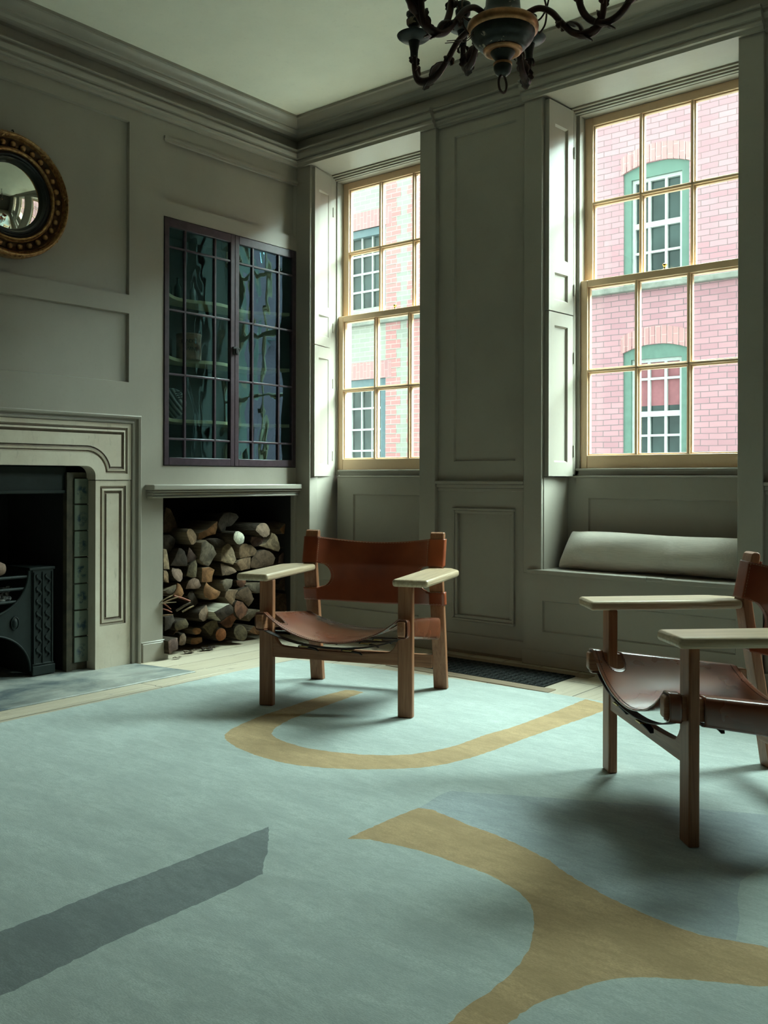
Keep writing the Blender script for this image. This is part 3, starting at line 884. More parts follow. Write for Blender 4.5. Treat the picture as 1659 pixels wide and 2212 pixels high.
    (-4.135, [(3.735, 0.015), (3.73, -0.004), (3.717, -0.019), (3.698, -0.025), (3.677, -0.022), (3.658, -0.011), (3.645, 0.007), (3.64, 0.027), (3.645, 0.047), (3.658, 0.061), (3.677, 0.068), (3.698, 0.065), (3.717, 0.054), (3.73, 0.036)], 'mossy', (0.15, 0), 'round mossy log end on the floor by the front leg'),
    (-4.185, [(3.796, 0.014), (3.817, 0.031), (3.839, 0.039), (3.872, 0.016), (3.898, -0.009), (3.883, -0.021), (3.847, -0.011), (3.81, 0.002)], 'orange', (0, 0), 'tan log on the floor partly behind the front leg'),
    (-4.165, [(3.434, 0.082), (3.453, 0.103), (3.483, 0.114), (3.522, 0.112), (3.537, 0.074), (3.523, 0.045), (3.493, 0.023), (3.466, 0.055)], 'mossy', (0.1, 0), 'dark mossy log with an orange side, in the bottom row'),
    (-4.185, [(3.371, 0.076), (3.384, 0.084), (3.4, 0.082), (3.422, 0.075), (3.434, 0.063), (3.425, 0.046), (3.397, 0.042), (3.376, 0.057)], 'orange', (0, 0), 'small orange split log in the bottom row'),
    (-4.165, [(3.261, 0.052), (3.273, 0.065), (3.292, 0.068), (3.311, 0.043), (3.312, 0.022), (3.308, 0.001), (3.283, -0.004), (3.261, 0.004)], 'brown', (0, 0), 'brown log end on the floor behind the front corner block'),
    (-4.165, [(3.236, 0.102), (3.239, 0.124), (3.258, 0.136), (3.307, 0.146), (3.322, 0.116), (3.311, 0.098), (3.283, 0.091), (3.249, 0.085)], 'mossy', (0.15, -0.25), 'gnarled mossy log below the kindling'),
    (-4.185, [(3.17, 0.169), (3.206, 0.168), (3.239, 0.169), (3.258, 0.137), (3.25, 0.108), (3.218, 0.099), (3.173, 0.09)], 'bark', (0, 0), 'dark barked log at the left edge below the kindling'),
    (-4.075, [(3.113, 0.057), (3.149, 0.064), (3.188, 0.064), (3.189, 0.032), (3.185, 0.001), (3.149, -0.004), (3.116, -0.014)], 'purple', (0.12, -0.3), 'grey-purple block standing on the floor against the plinth'),
    (-4.195, [(3.37, -0.011), (3.373, 0.014), (3.382, 0.025), (3.44, 0.021), (3.445, -0.006), (3.414, -0.015)], 'orange', (0, 0), 'rust coloured log at floor level under the small orange log'),
    (-4.215, [(3.26, 0.056), (3.269, 0.07), (3.282, 0.077), (3.305, 0.063), (3.302, 0.041), (3.294, 0.032)], 'tan', (0, 0), 'small tan log end behind the grey-purple block'),
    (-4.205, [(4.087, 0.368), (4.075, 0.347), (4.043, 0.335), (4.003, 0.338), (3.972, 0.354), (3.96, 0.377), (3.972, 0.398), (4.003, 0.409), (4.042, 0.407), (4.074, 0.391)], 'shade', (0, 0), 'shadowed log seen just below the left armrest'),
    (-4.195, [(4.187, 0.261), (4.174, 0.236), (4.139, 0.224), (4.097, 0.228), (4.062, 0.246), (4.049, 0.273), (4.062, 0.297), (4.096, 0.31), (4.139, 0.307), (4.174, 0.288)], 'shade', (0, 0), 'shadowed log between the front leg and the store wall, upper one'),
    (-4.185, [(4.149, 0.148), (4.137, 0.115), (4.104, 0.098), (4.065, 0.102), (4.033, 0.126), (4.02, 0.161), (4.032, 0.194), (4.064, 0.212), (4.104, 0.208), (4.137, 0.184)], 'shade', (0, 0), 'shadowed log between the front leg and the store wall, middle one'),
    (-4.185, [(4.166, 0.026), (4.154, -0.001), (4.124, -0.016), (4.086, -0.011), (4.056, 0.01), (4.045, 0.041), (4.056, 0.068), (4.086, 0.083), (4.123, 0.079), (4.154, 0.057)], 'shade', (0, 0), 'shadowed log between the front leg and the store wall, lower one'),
]
KINDLING = [([-4.12, 3.117, 0.271], [-4.1, 3.164, 0.295], 0.012, 'pale'), ([-4.13, 3.125, 0.255], [-4.11, 3.211, 0.282], 0.014, 'tan'), ([-4.12, 3.123, 0.251], [-4.1, 3.153, 0.221], 0.013, 'red'), ([-4.11, 3.113, 0.255], [-4.09, 3.181, 0.257], 0.009, 'pale'), ([-4.13, 3.131, 0.22], [-4.11, 3.169, 0.201], 0.013, 'red'), ([-4.12, 3.124, 0.188], [-4.1, 3.168, 0.189], 0.012, 'tan'), ([-4.14, 3.219, 0.28], [-4.12, 3.301, 0.248], 0.018, 'red'), ([-4.13, 3.264, 0.196], [-4.11, 3.318, 0.222], 0.016, 'pale'), ([-4.15, 3.24, 0.204], [-4.13, 3.31, 0.238], 0.02, 'grey')]
RUG_ARC = [(-2.737, 3.054), (-2.737, 2.917), (-2.724, 2.781), (-2.705, 2.631), (-2.686, 2.491), (-2.655, 2.371), (-2.624, 2.283), (-2.585, 2.227), (-2.53, 2.189), (-2.439, 2.156), (-2.327, 2.136), (-2.206, 2.136), (-2.111, 2.156), (-2.035, 2.193), (-1.952, 2.246), (-1.875, 2.317), (-1.809, 2.389), (-1.772, 2.476), (-1.749, 2.574), (-1.738, 2.695), (-1.732, 2.848), (-1.723, 3.01), (-1.71, 3.176), (-1.699, 3.363), (-1.692, 3.55), (-1.845, 3.581), (-1.838, 3.351), (-1.841, 3.178), (-1.846, 2.982), (-1.867, 2.844), (-1.867, 2.685), (-1.887, 2.578), (-1.923, 2.483), (-1.974, 2.425), (-2.059, 2.368), (-2.161, 2.328), (-2.258, 2.305), (-2.35, 2.311), (-2.425, 2.328), (-2.473, 2.352), (-2.527, 2.432), (-2.567, 2.551), (-2.596, 2.722), (-2.625, 2.922), (-2.647, 3.073), (-2.701, 3.072)]
RUG_BAND = [(-1.601, 1.791), (-1.602, 1.869), (-1.602, 1.986), (-1.595, 2.09), (-1.557, 2.103), (-1.486, 2.09), (-1.399, 2.072), (-1.322, 2.064), (-1.243, 2.046), (-1.186, 2.028), (-1.13, 2.008), (-1.067, 1.971), (-1.0, 1.943), (-0.93, 1.915), (-0.87, 1.901), (-0.807, 1.886), (-0.756, 1.88), (-0.712, 1.879), (-0.677, 1.885), (-0.642, 1.899), (-0.609, 1.908), (-0.585, 1.914), (-0.478, 1.971), (-0.428, 1.764), (-0.54, 1.767), (-0.573, 1.744), (-0.611, 1.725), (-0.654, 1.702), (-0.697, 1.671), (-0.732, 1.649), (-0.763, 1.618), (-0.781, 1.591), (-0.798, 1.552), (-0.816, 1.508), (-0.83, 1.475), (-0.84, 1.438), (-0.843, 1.397), (-0.843, 1.36), (-0.833, 1.288), (-0.909, 1.225), (-0.922, 1.295), (-0.928, 1.34), (-0.926, 1.395), (-0.923, 1.442), (-0.926, 1.485), (-0.932, 1.543), (-0.945, 1.599), (-0.968, 1.651), (-0.994, 1.704), (-1.024, 1.752), (-1.054, 1.783), (-1.093, 1.809), (-1.156, 1.833), (-1.215, 1.847), (-1.28, 1.848), (-1.351, 1.853), (-1.419, 1.85), (-1.483, 1.839), (-1.551, 1.828)]
RUG_STRIP = [(-1.844, 0.868), (-1.817, 0.969), (-1.815, 1.063), (-1.821, 1.206), (-1.815, 1.342), (-1.814, 1.491), (-1.815, 1.609), (-1.816, 1.692), (-1.816, 1.722), (-1.741, 1.647), (-1.688, 1.593), (-1.653, 1.548), (-1.61, 1.504), (-1.607, 1.424), (-1.604, 1.318), (-1.605, 1.224), (-1.606, 1.13), (-1.603, 1.04), (-1.595, 0.944), (-1.59, 0.875), (-1.591, 0.849), (-1.572, 0.74)]
RUG_SLATE_SHADE_TOP = [(-1.595, 2.09), (-1.6, 2.139), (-1.612, 2.21), (-1.61, 2.264), (-1.492, 2.329), (-1.348, 2.407), (-1.175, 2.49), (-1.011, 2.579), (-0.818, 2.672), (-0.818, 2.672), (-0.675, 2.658)]  # upper edge of the motif, drawn mostly along a shadow border
RUG_SLATE_END = [(-0.731, 2.19), (-0.707, 2.095), (-0.669, 1.999), (-0.644, 1.902)]
RUG_BAND_TOP = [(-1.601, 1.791), (-1.602, 1.869), (-1.602, 1.986), (-1.595, 2.09), (-1.557, 2.103), (-1.486, 2.09), (-1.399, 2.072), (-1.322, 2.064), (-1.243, 2.046), (-1.186, 2.028), (-1.13, 2.008), (-1.067, 1.971), (-1.0, 1.943), (-0.93, 1.915), (-0.87, 1.901), (-0.807, 1.886), (-0.756, 1.88), (-0.712, 1.879), (-0.677, 1.885), (-0.642, 1.899), (-0.609, 1.908), (-0.585, 1.914), (-0.478, 1.971)]
# ================================================================ left wall things
# ---- chimneypiece
M['marble'] = None
t = NT('aged_limestone')
v = t.coord()
n1 = t.noise(v, 4.0, 6, 0.65)
n2 = t.noise(t.coord((8, 8, 2)), 5.0, 6, 0.7)
col = t.ramp(n1, [(0.3, (0.50, 0.42, 0.325)), (0.7, (0.64, 0.57, 0.46))])
col = t.mix(t.ramp(n2, [(0.58, (0, 0, 0)), (0.8, (0.7, 0.7, 0.7))]), col, (0.22, 0.185, 0.14))
t.bsdf(col, 0.6, 0.4, n1, 0.15, 0.004)
M['marble'] = t.m
M['groove'] = plain('brown_groove', (0.165, 0.12, 0.085), 0.75, var=0.25, scale=25)
M['slate'] = None
t = NT('worn_stone_hearth')
n1 = t.noise(t.coord(), 3.2, 8, 0.68, 0.4)
n2 = t.noise(t.coord((1, 0.5, 1)), 7.0, 6, 0.7)
col = t.ramp(n1, [(0.38, (0.075, 0.095, 0.105)), (0.47, (0.20, 0.215, 0.20)), (0.60, (0.33, 0.335, 0.30))])
col = t.mix(t.ramp(n2, [(0.5, (0, 0, 0)), (0.72, (0.6, 0.6, 0.6))]), col, (0.14, 0.135, 0.12))
t.bsdf(col, 0.5, 0.45, n1, 0.2, 0.004)
M['slate'] = t.m
mb = MB()
xs = [-4.72, -4.10, -3.607]
for a, b in zip(xs, xs[1:]):
    za, zb = floor_z(a) + 0.009, floor_z(b) + 0.007
    mb.hexa([(a, 1.15, za - .03), (b, 1.15, zb - .03), (b, 2.925, zb - .03), (a, 2.925, za - .03), (a, 1.15, za), (b, 1.15, zb), (b, 2.925, zb), (a, 2.925, za)])
o = mb.build('hearthstone', M['slate'], weld=1e-4, bevel=0.004)
tag(o, 'grey stained stone hearth slab in front of the fireplace', 'hearth')
mb = MB()
mb.hexa([(-3.603, 1.15, -.04), (-3.49, 1.15, -.04), (-3.49, 3.02, -.04), (-3.603, 3.02, -.04), (-3.603, 1.15, floor_z(-3.603) + .002), (-3.49, 1.15, floor_z(-3.49) + .002), (-3.49, 3.02, floor_z(-3.49) + .002), (-3.603, 3.02, floor_z(-3.603) + .002)])
mb.hexa([(-4.08, 2.929, -.06), (-3.603, 2.929, -.05), (-3.603, 3.02, -.05), (-4.08, 3.02, -.06), (-4.08, 2.929, floor_z(-4.08) + .002), (-3.603, 2.929, floor_z(-3.603) + .002), (-3.603, 3.02, floor_z(-3.603) + .002), (-4.08, 3.02, floor_z(-4.08) + .002)])
struct(mb.build('trim_8', M['floor'], bevel=.002), 'worn wooden border boards round the hearthstone', 'trim')

YC = 2.18
fp = empty('fireplace_surround', (XL, YC, -0.04))
tag(fp, 'pale stone fireplace surround with sunk mouldings and tiled slips', 'fireplace')
def put(o, root):
    o.data.transform(Matrix.Translation(-Vector(root.location)))
    o.parent = root
    return o
XF = XL + 0.010
def groove(mb, y0, y1, z0, z1, d=0.0, w=0.036, x=XF):
    """moulded frame line: dark sunk channel with a rounded bead"""
    fr = ((y0, y1, z0, z0 + w), (y0, y1, z1 - w, z1), (y0, y0 + w, z0 + w, z1 - w), (y1 - w, y1, z0 + w, z1 - w))
    return fr
def jamb(y0, y1, mirror=False):
    mb = MB()
    zt = 0.920
    pa = (y0 + 0.026, y1 - 0.030, 0.178, 0.892)
    f_ = face_x(XF)
    sheet(mb, f_, y0, y1, -0.045, zt, [pa])
    for a, b in (((y0, -0.045), (y0, zt)), ((y0, zt), (y1, zt)), ((y1, zt), (y1, -.045))):
        mb.quad(f_(a[0], a[1], 0), f_(b[0], b[1], 0), f_(b[0], b[1], .075), f_(a[0], a[1], .075))
    # stepped frame inside the sunk field
    steps = [(0.0, 0.0), (0.0, 0.010), (0.008, 0.012), (0.014, 0.004), (0.024, 0.002), (0.032, 0.010), (0.036, 0.013), (0.040, 0.013), (0.040, 0.004)]
    rings = []
    for w, d in steps:
        rings.append([f_(pa[0] + w, pa[2] + w, d), f_(pa[1] - w, pa[2] + w, d), f_(pa[1] - w, pa[3] - w, d), f_(pa[0] + w, pa[3] - w, d)])
    vr = mb.loft(rings, cap=False)
    for i, ring_f in enumerate(mb.b.faces):
        pass
    mb.b.faces.new(vr[-1])
    o = put(mb.build('jamb', [M['marble'], M['groove']], weld=1e-5), fp)
    for p in o.data.polygons:                       # darker brown on the side faces of the channels
        c = p.center + Vector(fp.location)
        n = p.normal
        if pa[0] < c.y < pa[1] and pa[2] < c.z < pa[3] and abs(n.x) < 0.9:
            p.material_index = 1
    return o
jamb(2.696, 2.906)
jamb(2 * YC - 2.906, 2 * YC - 2.696)
# frieze with the shaped lower edge
def frieze():
    mb = MB()
    f_ = face_x(XF + 0.004)
    yo0, yo1, zt = 2 * YC - 2.906, 2.906, 1.215
    def lower(off):
        """lower profile from right to left, offset off upward"""
        pts = [(yo1, 0.923), (2.692, 0.923), (2.692, 0.945)]
        for k in range(1, 9):
            a = PI / 2 * k / 8
            pts.append((2.692 - 0.052 * (1 - math.cos(a)), 0.945 + 0.048 * math.sin(a)))
        return pts
    Lp = lower(0)
    right = Lp[:]
    left = [(2 * YC - y, z) for y, z in reversed(Lp)]
    outline = right + left + [(yo0, zt), (yo1, zt)]
    # front face with a sunk panel: build as a bridge between outline and panel outline
    pr = [(2.884, 0.955)]
    for k in range(11):
        a = PI / 2 * k / 10
        pr.append((2.645 + 0.107 * math.cos(a), 0.955 + 0.105 * math.sin(a)))
    pl_ = [(2 * YC - y, z) for y, z in reversed(pr)]
    panel = pr + pl_ + [(2 * YC - 2.884, 1.193), (2.884, 1.193)]
    bm = mb.b
    def poly_tri(outer, inner):
        vs = [Vector((y, z)) for y, z in outer] + [Vector((y, z)) for y, z in inner]
        no, ni = len(outer), len(inner)
        es = [(i, (i + 1) % no) for i in range(no)] + [(no + i, no + (i + 1) % ni) for i in range(ni)]
        r = geometry.delaunay_2d_cdt(vs, es, [], 1, 1e-6)
        return r
    def inside(p, poly):
        c = False
        n = len(poly)
        for i in range(n):
            a, b = poly[i], poly[(i + 1) % n]
            if (a[1] > p[1]) != (b[1] > p[1]) and p[0] < (b[0] - a[0]) * (p[1] - a[1]) / (b[1] - a[1]) + a[0]:
                c = not c
        return c
    r = poly_tri(outline, panel)
    nv = [bm.verts.new(f_(p.x, p.y, 0)) for p in r[0]]
    for fc in r[2]:
        c = sum((r[0][i] for i in fc), Vector((0, 0))) / len(fc)
        if inside(c, outline) and not inside(c, panel):
            bm.faces.new([nv[i] for i in fc])
    n = len(outline)
    for i in range(n):
        a, b = outline[i], outline[(i + 1) % n]
        mb.quad(f_(*a, 0), f_(*b, 0), f_(*b, .08), f_(*a, .08))
    # moulded edge: offset rings of the panel
    def inset(poly, w):
        out = []
        m = len(poly)
        for i in range(m):
            p0, p1, p2 = Vector(poly[i - 1]), Vector(poly[i]), Vector(poly[(i + 1) % m])
            d1 = (p1 - p0).normalized() if (p1 - p0).length > 1e-7 else Vector((1, 0))
            d2 = (p2 - p1).normalized() if (p2 - p1).length > 1e-7 else d1
            n1, n2 = Vector((d1.y, -d1.x)), Vector((d2.y, -d2.x))
            b = (n1 + n2)
            b = b.normalized() if b.length > 1e-6 else n1
            k = w / max(0.35, b.dot(n1))
            q = p1 + b * k
            out.append((q.x, q.y))
        return out
    area = sum(panel[i - 1][0] * panel[i][1] - panel[i][0] * panel[i - 1][1] for i in range(len(panel)))
    if area > 0:
        panel.reverse()
    rings = []
    for w, d in [(0.0, 0.0), (0.0, 0.010), (0.007, 0.012), (0.013, 0.003), (0.022, 0.001), (0.030, 0.009), (0.034, 0.012), (0.036, 0.005)]:
        rings.append([f_(y, z, d) for y, z in inset(panel, w)])
    vr = mb.loft(rings, cap=False)
    mb.b.faces.new(vr[-1])
    o = put(mb.build('frieze', [M['marble'], M['groove']], weld=1e-5), fp)
    for p in o.data.polygons:
        c = p.center + Vector(fp.location)
        if abs(p.normal.x) < 0.9 and inside((c.y, c.z), panel):
            p.material_index = 1
    return o
frieze()
# painted wooden moulding round the stone
prof = [(0.0, -.02), (0.0, 0.022), (0.010, 0.026), (0.014, 0.016), (0.026, 0.018), (0.030, 0.034), (0.044, 0.038), (0.050, 0.030), (0.050, -.02)]
mb = MB()
rings = []
for side in (0, 1, 2, 3):
    ring = []
    for w, h in prof:
        yy1, yy0, zz = 2.908 + w, 2 * YC - 2.908 - w, 1.217 + w * 0.86
        ring.append({0: (XL + h, yy1, -0.045), 1: (XL + h, yy1, zz), 2: (XL + h, yy0, zz), 3: (XL + h, yy0, -0.045)}[side])
    rings.append([Vector(p) for p in ring])
mb.loft(rings)
put(mb.build('wood_moulding', P_, bevel=0.002), fp)
# delft tiles on the slips
M['tile'] = []
def tile_mat(seed):
    t = NT('painted_tile')
    v = t.coord()
    nz = t.n('ShaderNodeTexNoise')
    nz.noise_dimensions = '4D'
    nz.inputs['W'].default_value = seed * 3.7
    nz.inputs['Scale'].default_value = 30
    nz.inputs['Detail'].default_value = 5
    nz.inputs['Roughness'].default_value = 0.65
    t.l(v, nz.inputs['Vector'])
    ln = t.n('ShaderNodeVectorMath', operation='LENGTH')
    t.l(t.coord((0, 1 / 0.036, 1 / 0.045), (0, 0, 0.15)), ln.inputs[0])
    msk = t.ramp(ln.outputs['Value'], [(0.55, (1, 1, 1)), (0.95, (0, 0, 0))])
    ink = t.ramp(nz.outputs['Fac'], [(0.47, (0, 0, 0)), (0.58, (1, 1, 1))])
    ink = t.mix(1.0, ink, msk, 'MULTIPLY')
    col = t.mix(ink, (0.125, 0.15, 0.115), (0.020, 0.040, 0.058))
    ring = t.ramp(ln.outputs['Value'], [(0.0, (0, 0, 0)), (0.0, (0, 0, 0))])
    t.bsdf(col, 0.25, 0.5)
    return t.m
XT = XL - 0.055
for k in range(7):
    zt = 0.930 - 0.134 * k
    for yy in (2.660, 2 * YC - 2.660):
        mb = MB().box(XT - .012, XT, yy - .042, yy + .042, zt - .128, zt)
        o = mb.build('tile', tile_mat(k + (8 if yy < YC else 0)), bevel=0.003, loc=(XT, yy, zt - .064))
        o.location = Vector(o.location) - Vector(fp.location)
        o.parent = fp
M['slip'] = plain('brown_slip', (0.06, 0.05, 0.03), 0.7, var=0.45, scale=20)
mb = MB()
for s in (1, -1):
    def Y(y): return y if s > 0 else 2 * YC - y
    mb.box(XT - .03, XT - .010, min(Y(2.575), Y(2.72)), max(Y(2.575), Y(2.72)), -0.045, 0.96)
    mb.box(XT - .03, XT + .004, min(Y(2.572), Y(2.602)), max(Y(2.572), Y(2.602)), -0.045, 0.96)
    put(mb.build('tile_slip', M['slip']), fp)
    mb = MB()
mb.b.free()
# dark chimney opening
mb = MB()
c0, c1 = 2 * YC - 2.72, 2.72
mb.quad((XT, c0, -.05), (XT, c0, 1.25), (-4.62, c0 + .05, 1.25), (-4.62, c0 + .05, -.05))
mb.quad((XT - .028, 2.585, -.05), (XT - .028, 2.585, 1.25), (-4.62, 2.50, 1.25), (-4.62, 2.50, -.05))
mb.quad((-4.62, c0, -.05), (-4.62, c0, 1.25), (-4.62, c1, 1.25), (-4.62, c1, -.05))
mb.quad((XL - .03, c0, 1.05), (XL - .03, c1, 1.05), (-4.62, c1, 1.05), (-4.62, c0, 1.05))
struct(mb.build('wall_fire_opening', M['soot']), 'soot blackened fire opening', 'wall')
mb = MB().box(XT - .05, XT - .015, 2 * YC - 2.58, 2.58, 0.868, 0.99)
mb.box(XT - .07, XT - .005, 2 * YC - 2.58, 2.58, 0.855, 0.872)
put(mb.build('iron_lintel', M['iron'], bevel=.004), fp)

# ---- iron hob grate
GX = XT - 0.03
gr = empty('fire_grate', (GX, YC, -0.03))
tag(gr, 'blackened iron hob grate with curved front in the fireplace', 'fire grate')
def gput(o): return put(o, gr)
mb = MB()
n = 16
# right hand cheek plate between the basket curve and the ash arch
def cheek(s):
    Y = (lambda y: y) if s > 0 else (lambda y: 2 * YC - y)
    topc, arch = [], []
    for k in range(n + 1):
        a = PI / 2 * k / n
        topc.append((2.18 + 0.205 * math.sin(a), 0.480 - 0.205 * math.cos(a)))     # basket curve bottom -> up
        arch.append((2.18 + 0.215 * math.sin(a), -0.01 + 0.195 * math.cos(a)))
    poly = topc + [(2.405, 0.480), (2.405, -0.01)] + list(reversed(arch))
    mb = MB()
    mb.prism(poly, lambda u, v, w: (w, Y(u), v), GX - .012, GX)
    gput(mb.build('cheek_plate', M['iron']))
    mb = MB()
    mb.tube([(GX + .004, Y(y), z) for y, z in topc], 0.006, 8)
    mb.tube([(GX + .004, Y(y), z) for y, z in arch], 0.005, 8)
    gput(mb.build('bead', M['iron'], smooth=True))
    # ornamented pilaster
    mb = MB()
    ya, yb = (2.405, 2.515)
    mb.box(GX - .012, GX + .006, min(Y(ya), Y(yb)), max(Y(ya), Y(yb)), 0.022, 0.480)
    for y in (2.412, 2.458, 2.508):
        mb.box(GX, GX + .012, min(Y(y) - .003, Y(y) + .003), Y(y) + .003, 0.022, 0.470)
    for yc in (2.436, 2.484):
        for j in range(7):
            z0 = 0.05 + 0.060 * j
            pts = []
            for k in range(12):
                a = 2 * PI * k / 11 * 0.9
                pts.append((GX + .009, Y(yc) + 0.012 * math.sin(a) * (1 if s > 0 else -1), z0 + 0.048 * k / 11))
            mb.tube(pts, [0.003 + 0.0035 * math.sin(PI * k / 11) for k in range(12)], 6)
            mb.ball((GX + .008, Y(yc) - .004, z0 + .024), 0.007, 6)
    gput(mb.build('ornamented_pilaster', M['iron'], smooth=True))
    mb = MB()
    mb.box(GX - .02, GX + .016, min(Y(2.40), Y(2.522)), max(Y(2.40), Y(2.522)), -0.035, 0.012)
    mb.box(GX - .02, GX + .010, min(Y(2.402), Y(2.519)), max(Y(2.402), Y(2.519)), 0.012, 0.024)
    gput(mb.build('base_moulding', M['iron'], bevel=.004))
    mb = MB()
    mb.box(GX - .25, GX + .012, min(Y(2.385), Y(2.522)), max(Y(2.385), Y(2.522)), 0.480, 0.494)
    gput(mb.build('hob_top', M['iron'], bevel=.003))
    mb = MB()
    c = (GX + .001, Y(2.315), 0.232)
    rg = Matrix(((0, 0, 1), (1, 0, 0), (0, 1, 0)))
    ring = []
    for sc, h in ((1.0, 0), (1.0, .006), (0.84, .007), (0.80, .003), (0.76, .003), (0.5, .008), (0.2, .011)):
        ring.append([(c[0] + h, c[1] + 0.021 * sc * math.cos(2 * PI * k / 20), c[2] + 0.034 * sc * math.sin(2 * PI * k / 20)) for k in range(20)])
    mb.loft(ring)
    gput(mb.build('oval_medallion', M['iron'], smooth=True))
    mb = MB()
    mb.quad((GX - .02, Y(2.52), -.03), (GX - .02, Y(2.52), .48), (-4.60, Y(2.52), .48), (-4.60, Y(2.52), -.03))
    mb.quad((GX - .012, Y(2.40), -.03), (GX - .012, Y(2.40), .48), (-4.60, Y(2.40), .48), (-4.60, Y(2.40), -.03))
    gput(mb.build('hob_side', M['soot']))
cheek(1)
cheek(-1)
for zz, yw in ((0.452, .205), (0.395, .19), (0.335, .155)):
    mb = MB().tube([(GX - .004, YC - yw, zz), (GX - .004, YC + yw, zz)], 0.008, 8)
    gput(mb.build('grate_bar', M['iron'], smooth=True))
# ash and coals (uncountable)
t = NT('wood_ash')
n1 = t.noise(t.coord(), 45, 4, 0.7)
t.bsdf(t.ramp(n1, [(0.40, (0.03, 0.03, 0.03)), (0.52, (0.30, 0.29, 0.28)), (0.66, (0.55, 0.54, 0.52))]), 0.95, 0.1, n1, 0.6, 0.01)
M['ash'] = t.m
mb = MB()
rr = random.Random(3)
for k in range(70):
    y = YC + rr.uniform(-.17, .17)
    x = GX - .03 - rr.uniform(0, .16)
    zb = 0.485 - math.sqrt(max(0, 0.205 ** 2 - (y - YC) ** 2))
    mb.ball((x, y, max(0.30, zb + .02) + rr.uniform(0, .03)), rr.uniform(.010, .022), 6, (1, 1.2, .8))
o = mb.build('wood_ash', M['ash'], smooth=True, angle=60)
tag(o, 'pale grey wood ash and embers heaped in the grate', 'ash', kind='stuff')

# ---- firewood
def seed_of(s): return (sum(ord(q) for q in s) % 97) * 0.37
def end_grain(name, c, ring=0.3, dark=0.4, scale=1.0):
    t = NT(name)
    tc = t.n('ShaderNodeTexCoord')
    oi = t.n('ShaderNodeObjectInfo')
    v = t.coord((6, 60, 60))
    n1 = t.noise(t.coord((20, 30, 30)), 1.4, 6, 0.7)
    w = t.n('ShaderNodeTexWave', wave_type='RINGS', rings_direction='X')
    w.inputs['Scale'].default_value = 38
    w.inputs['Distortion'].default_value = 3.5
    w.inputs['Detail'].default_value = 2
    t.l(tc.outputs['Object'], w.inputs['Vector'])
    n2 = t.noise(t.coord((30, 260, 40)), 1.0, 3, 0.6)
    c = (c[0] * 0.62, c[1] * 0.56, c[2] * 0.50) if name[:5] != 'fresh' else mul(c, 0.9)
    n0 = t.noise(t.coord((12, 14, 14), (seed_of(name),) * 3), 1.2, 5, 0.7, 0.8)
    col = t.ramp(n1, [(0.28, mul(c, 0.40)), (0.5, c), (0.75, mul(c, 1.3))])
    col = t.mix(t.ramp(n0, [(0.40, (0.75, 0.75, 0.75)), (0.56, (0, 0, 0))]), col, mul(c, 0.28))
    col = t.mix(t.ramp(w.outputs['Fac'], [(0.5, (0, 0, 0)), (0.9, (ring,) * 3)]), col, mul(c, 0.55))
    col = t.mix(t.ramp(n2, [(0.56, (0, 0, 0)), (0.72, (dark,) * 3)]), col, mul(c, 0.25))
    t.bsdf(col, 0.85, 0.2, n1, 0.4, 0.004)
    return t.m
ENDS = {'tan': end_grain('tan_end_grain', (0.34, 0.235, 0.15)), 'pale': end_grain('pale_end_grain', (0.47, 0.37, 0.25), .2, .35), 'fresh': end_grain('fresh_end_grain', (0.74, 0.70, 0.55), .12, .2),
        'orange': end_grain('orange_end_grain', (0.36, 0.19, 0.09)), 'brown': end_grain('brown_end_grain', (0.26, 0.19, 0.14), .35, .6), 'grey': end_grain('grey_end_grain', (0.25, 0.215, 0.165), .3, .7),
        'dark': end_grain('dark_end_grain', (0.09, 0.07, 0.055), .3, .5), 'purple': end_grain('purple_end_grain', (0.19, 0.125, 0.11), .3, .5), 'bark': end_grain('bark_end', (0.075, 0.06, 0.048), .2, .6),
        'pink': end_grain('pinkish_end_grain', (0.36, 0.26, 0.215), .4, .5), 'redwood': end_grain('reddish_end_grain', (0.24, 0.115, 0.07), .45, .5), 'mossy': end_grain('mossy_end_grain', (0.17, 0.14, 0.085), .2, .9),
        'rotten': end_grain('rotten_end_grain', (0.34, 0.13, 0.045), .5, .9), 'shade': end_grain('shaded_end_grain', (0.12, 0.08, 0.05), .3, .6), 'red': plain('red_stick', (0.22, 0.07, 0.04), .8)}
t = NT('log_bark')
n1 = t.noise(t.coord((6, 40, 40)), 1.6, 6, 0.7, 0.5)
t.bsdf(t.ramp(n1, [(0.3, (0.015, 0.011, 0.008)), (0.6, (0.055, 0.040, 0.027)), (0.8, (0.15, 0.125, 0.095))]), 0.9, 0.15, n1, 0.8, 0.01)
M['bark'] = t.m
t = NT('split_wood_side')
n1 = t.noise(t.coord((3, 60, 60)), 1.6, 6, 0.65)
t.bsdf(t.ramp(n1, [(0.3, (0.07, 0.048, 0.030)), (0.7, (0.22, 0.165, 0.11))]), 0.85, 0.2, n1, 0.4, 0.005)
M['split'] = t.m
t = NT('lit_wood_side')
n1 = t.noise(t.coord((3, 60, 60)), 1.6, 6, 0.65)
t.bsdf(t.ramp(n1, [(0.3, (0.18, 0.16, 0.12)), (0.7, (0.42, 0.385, 0.30))]), 0.85, 0.2, n1, 0.4, 0.005)
M['lit_side'] = t.m  # paler sides put the light on the sawn block's top into the colour
rr = random.Random(11)
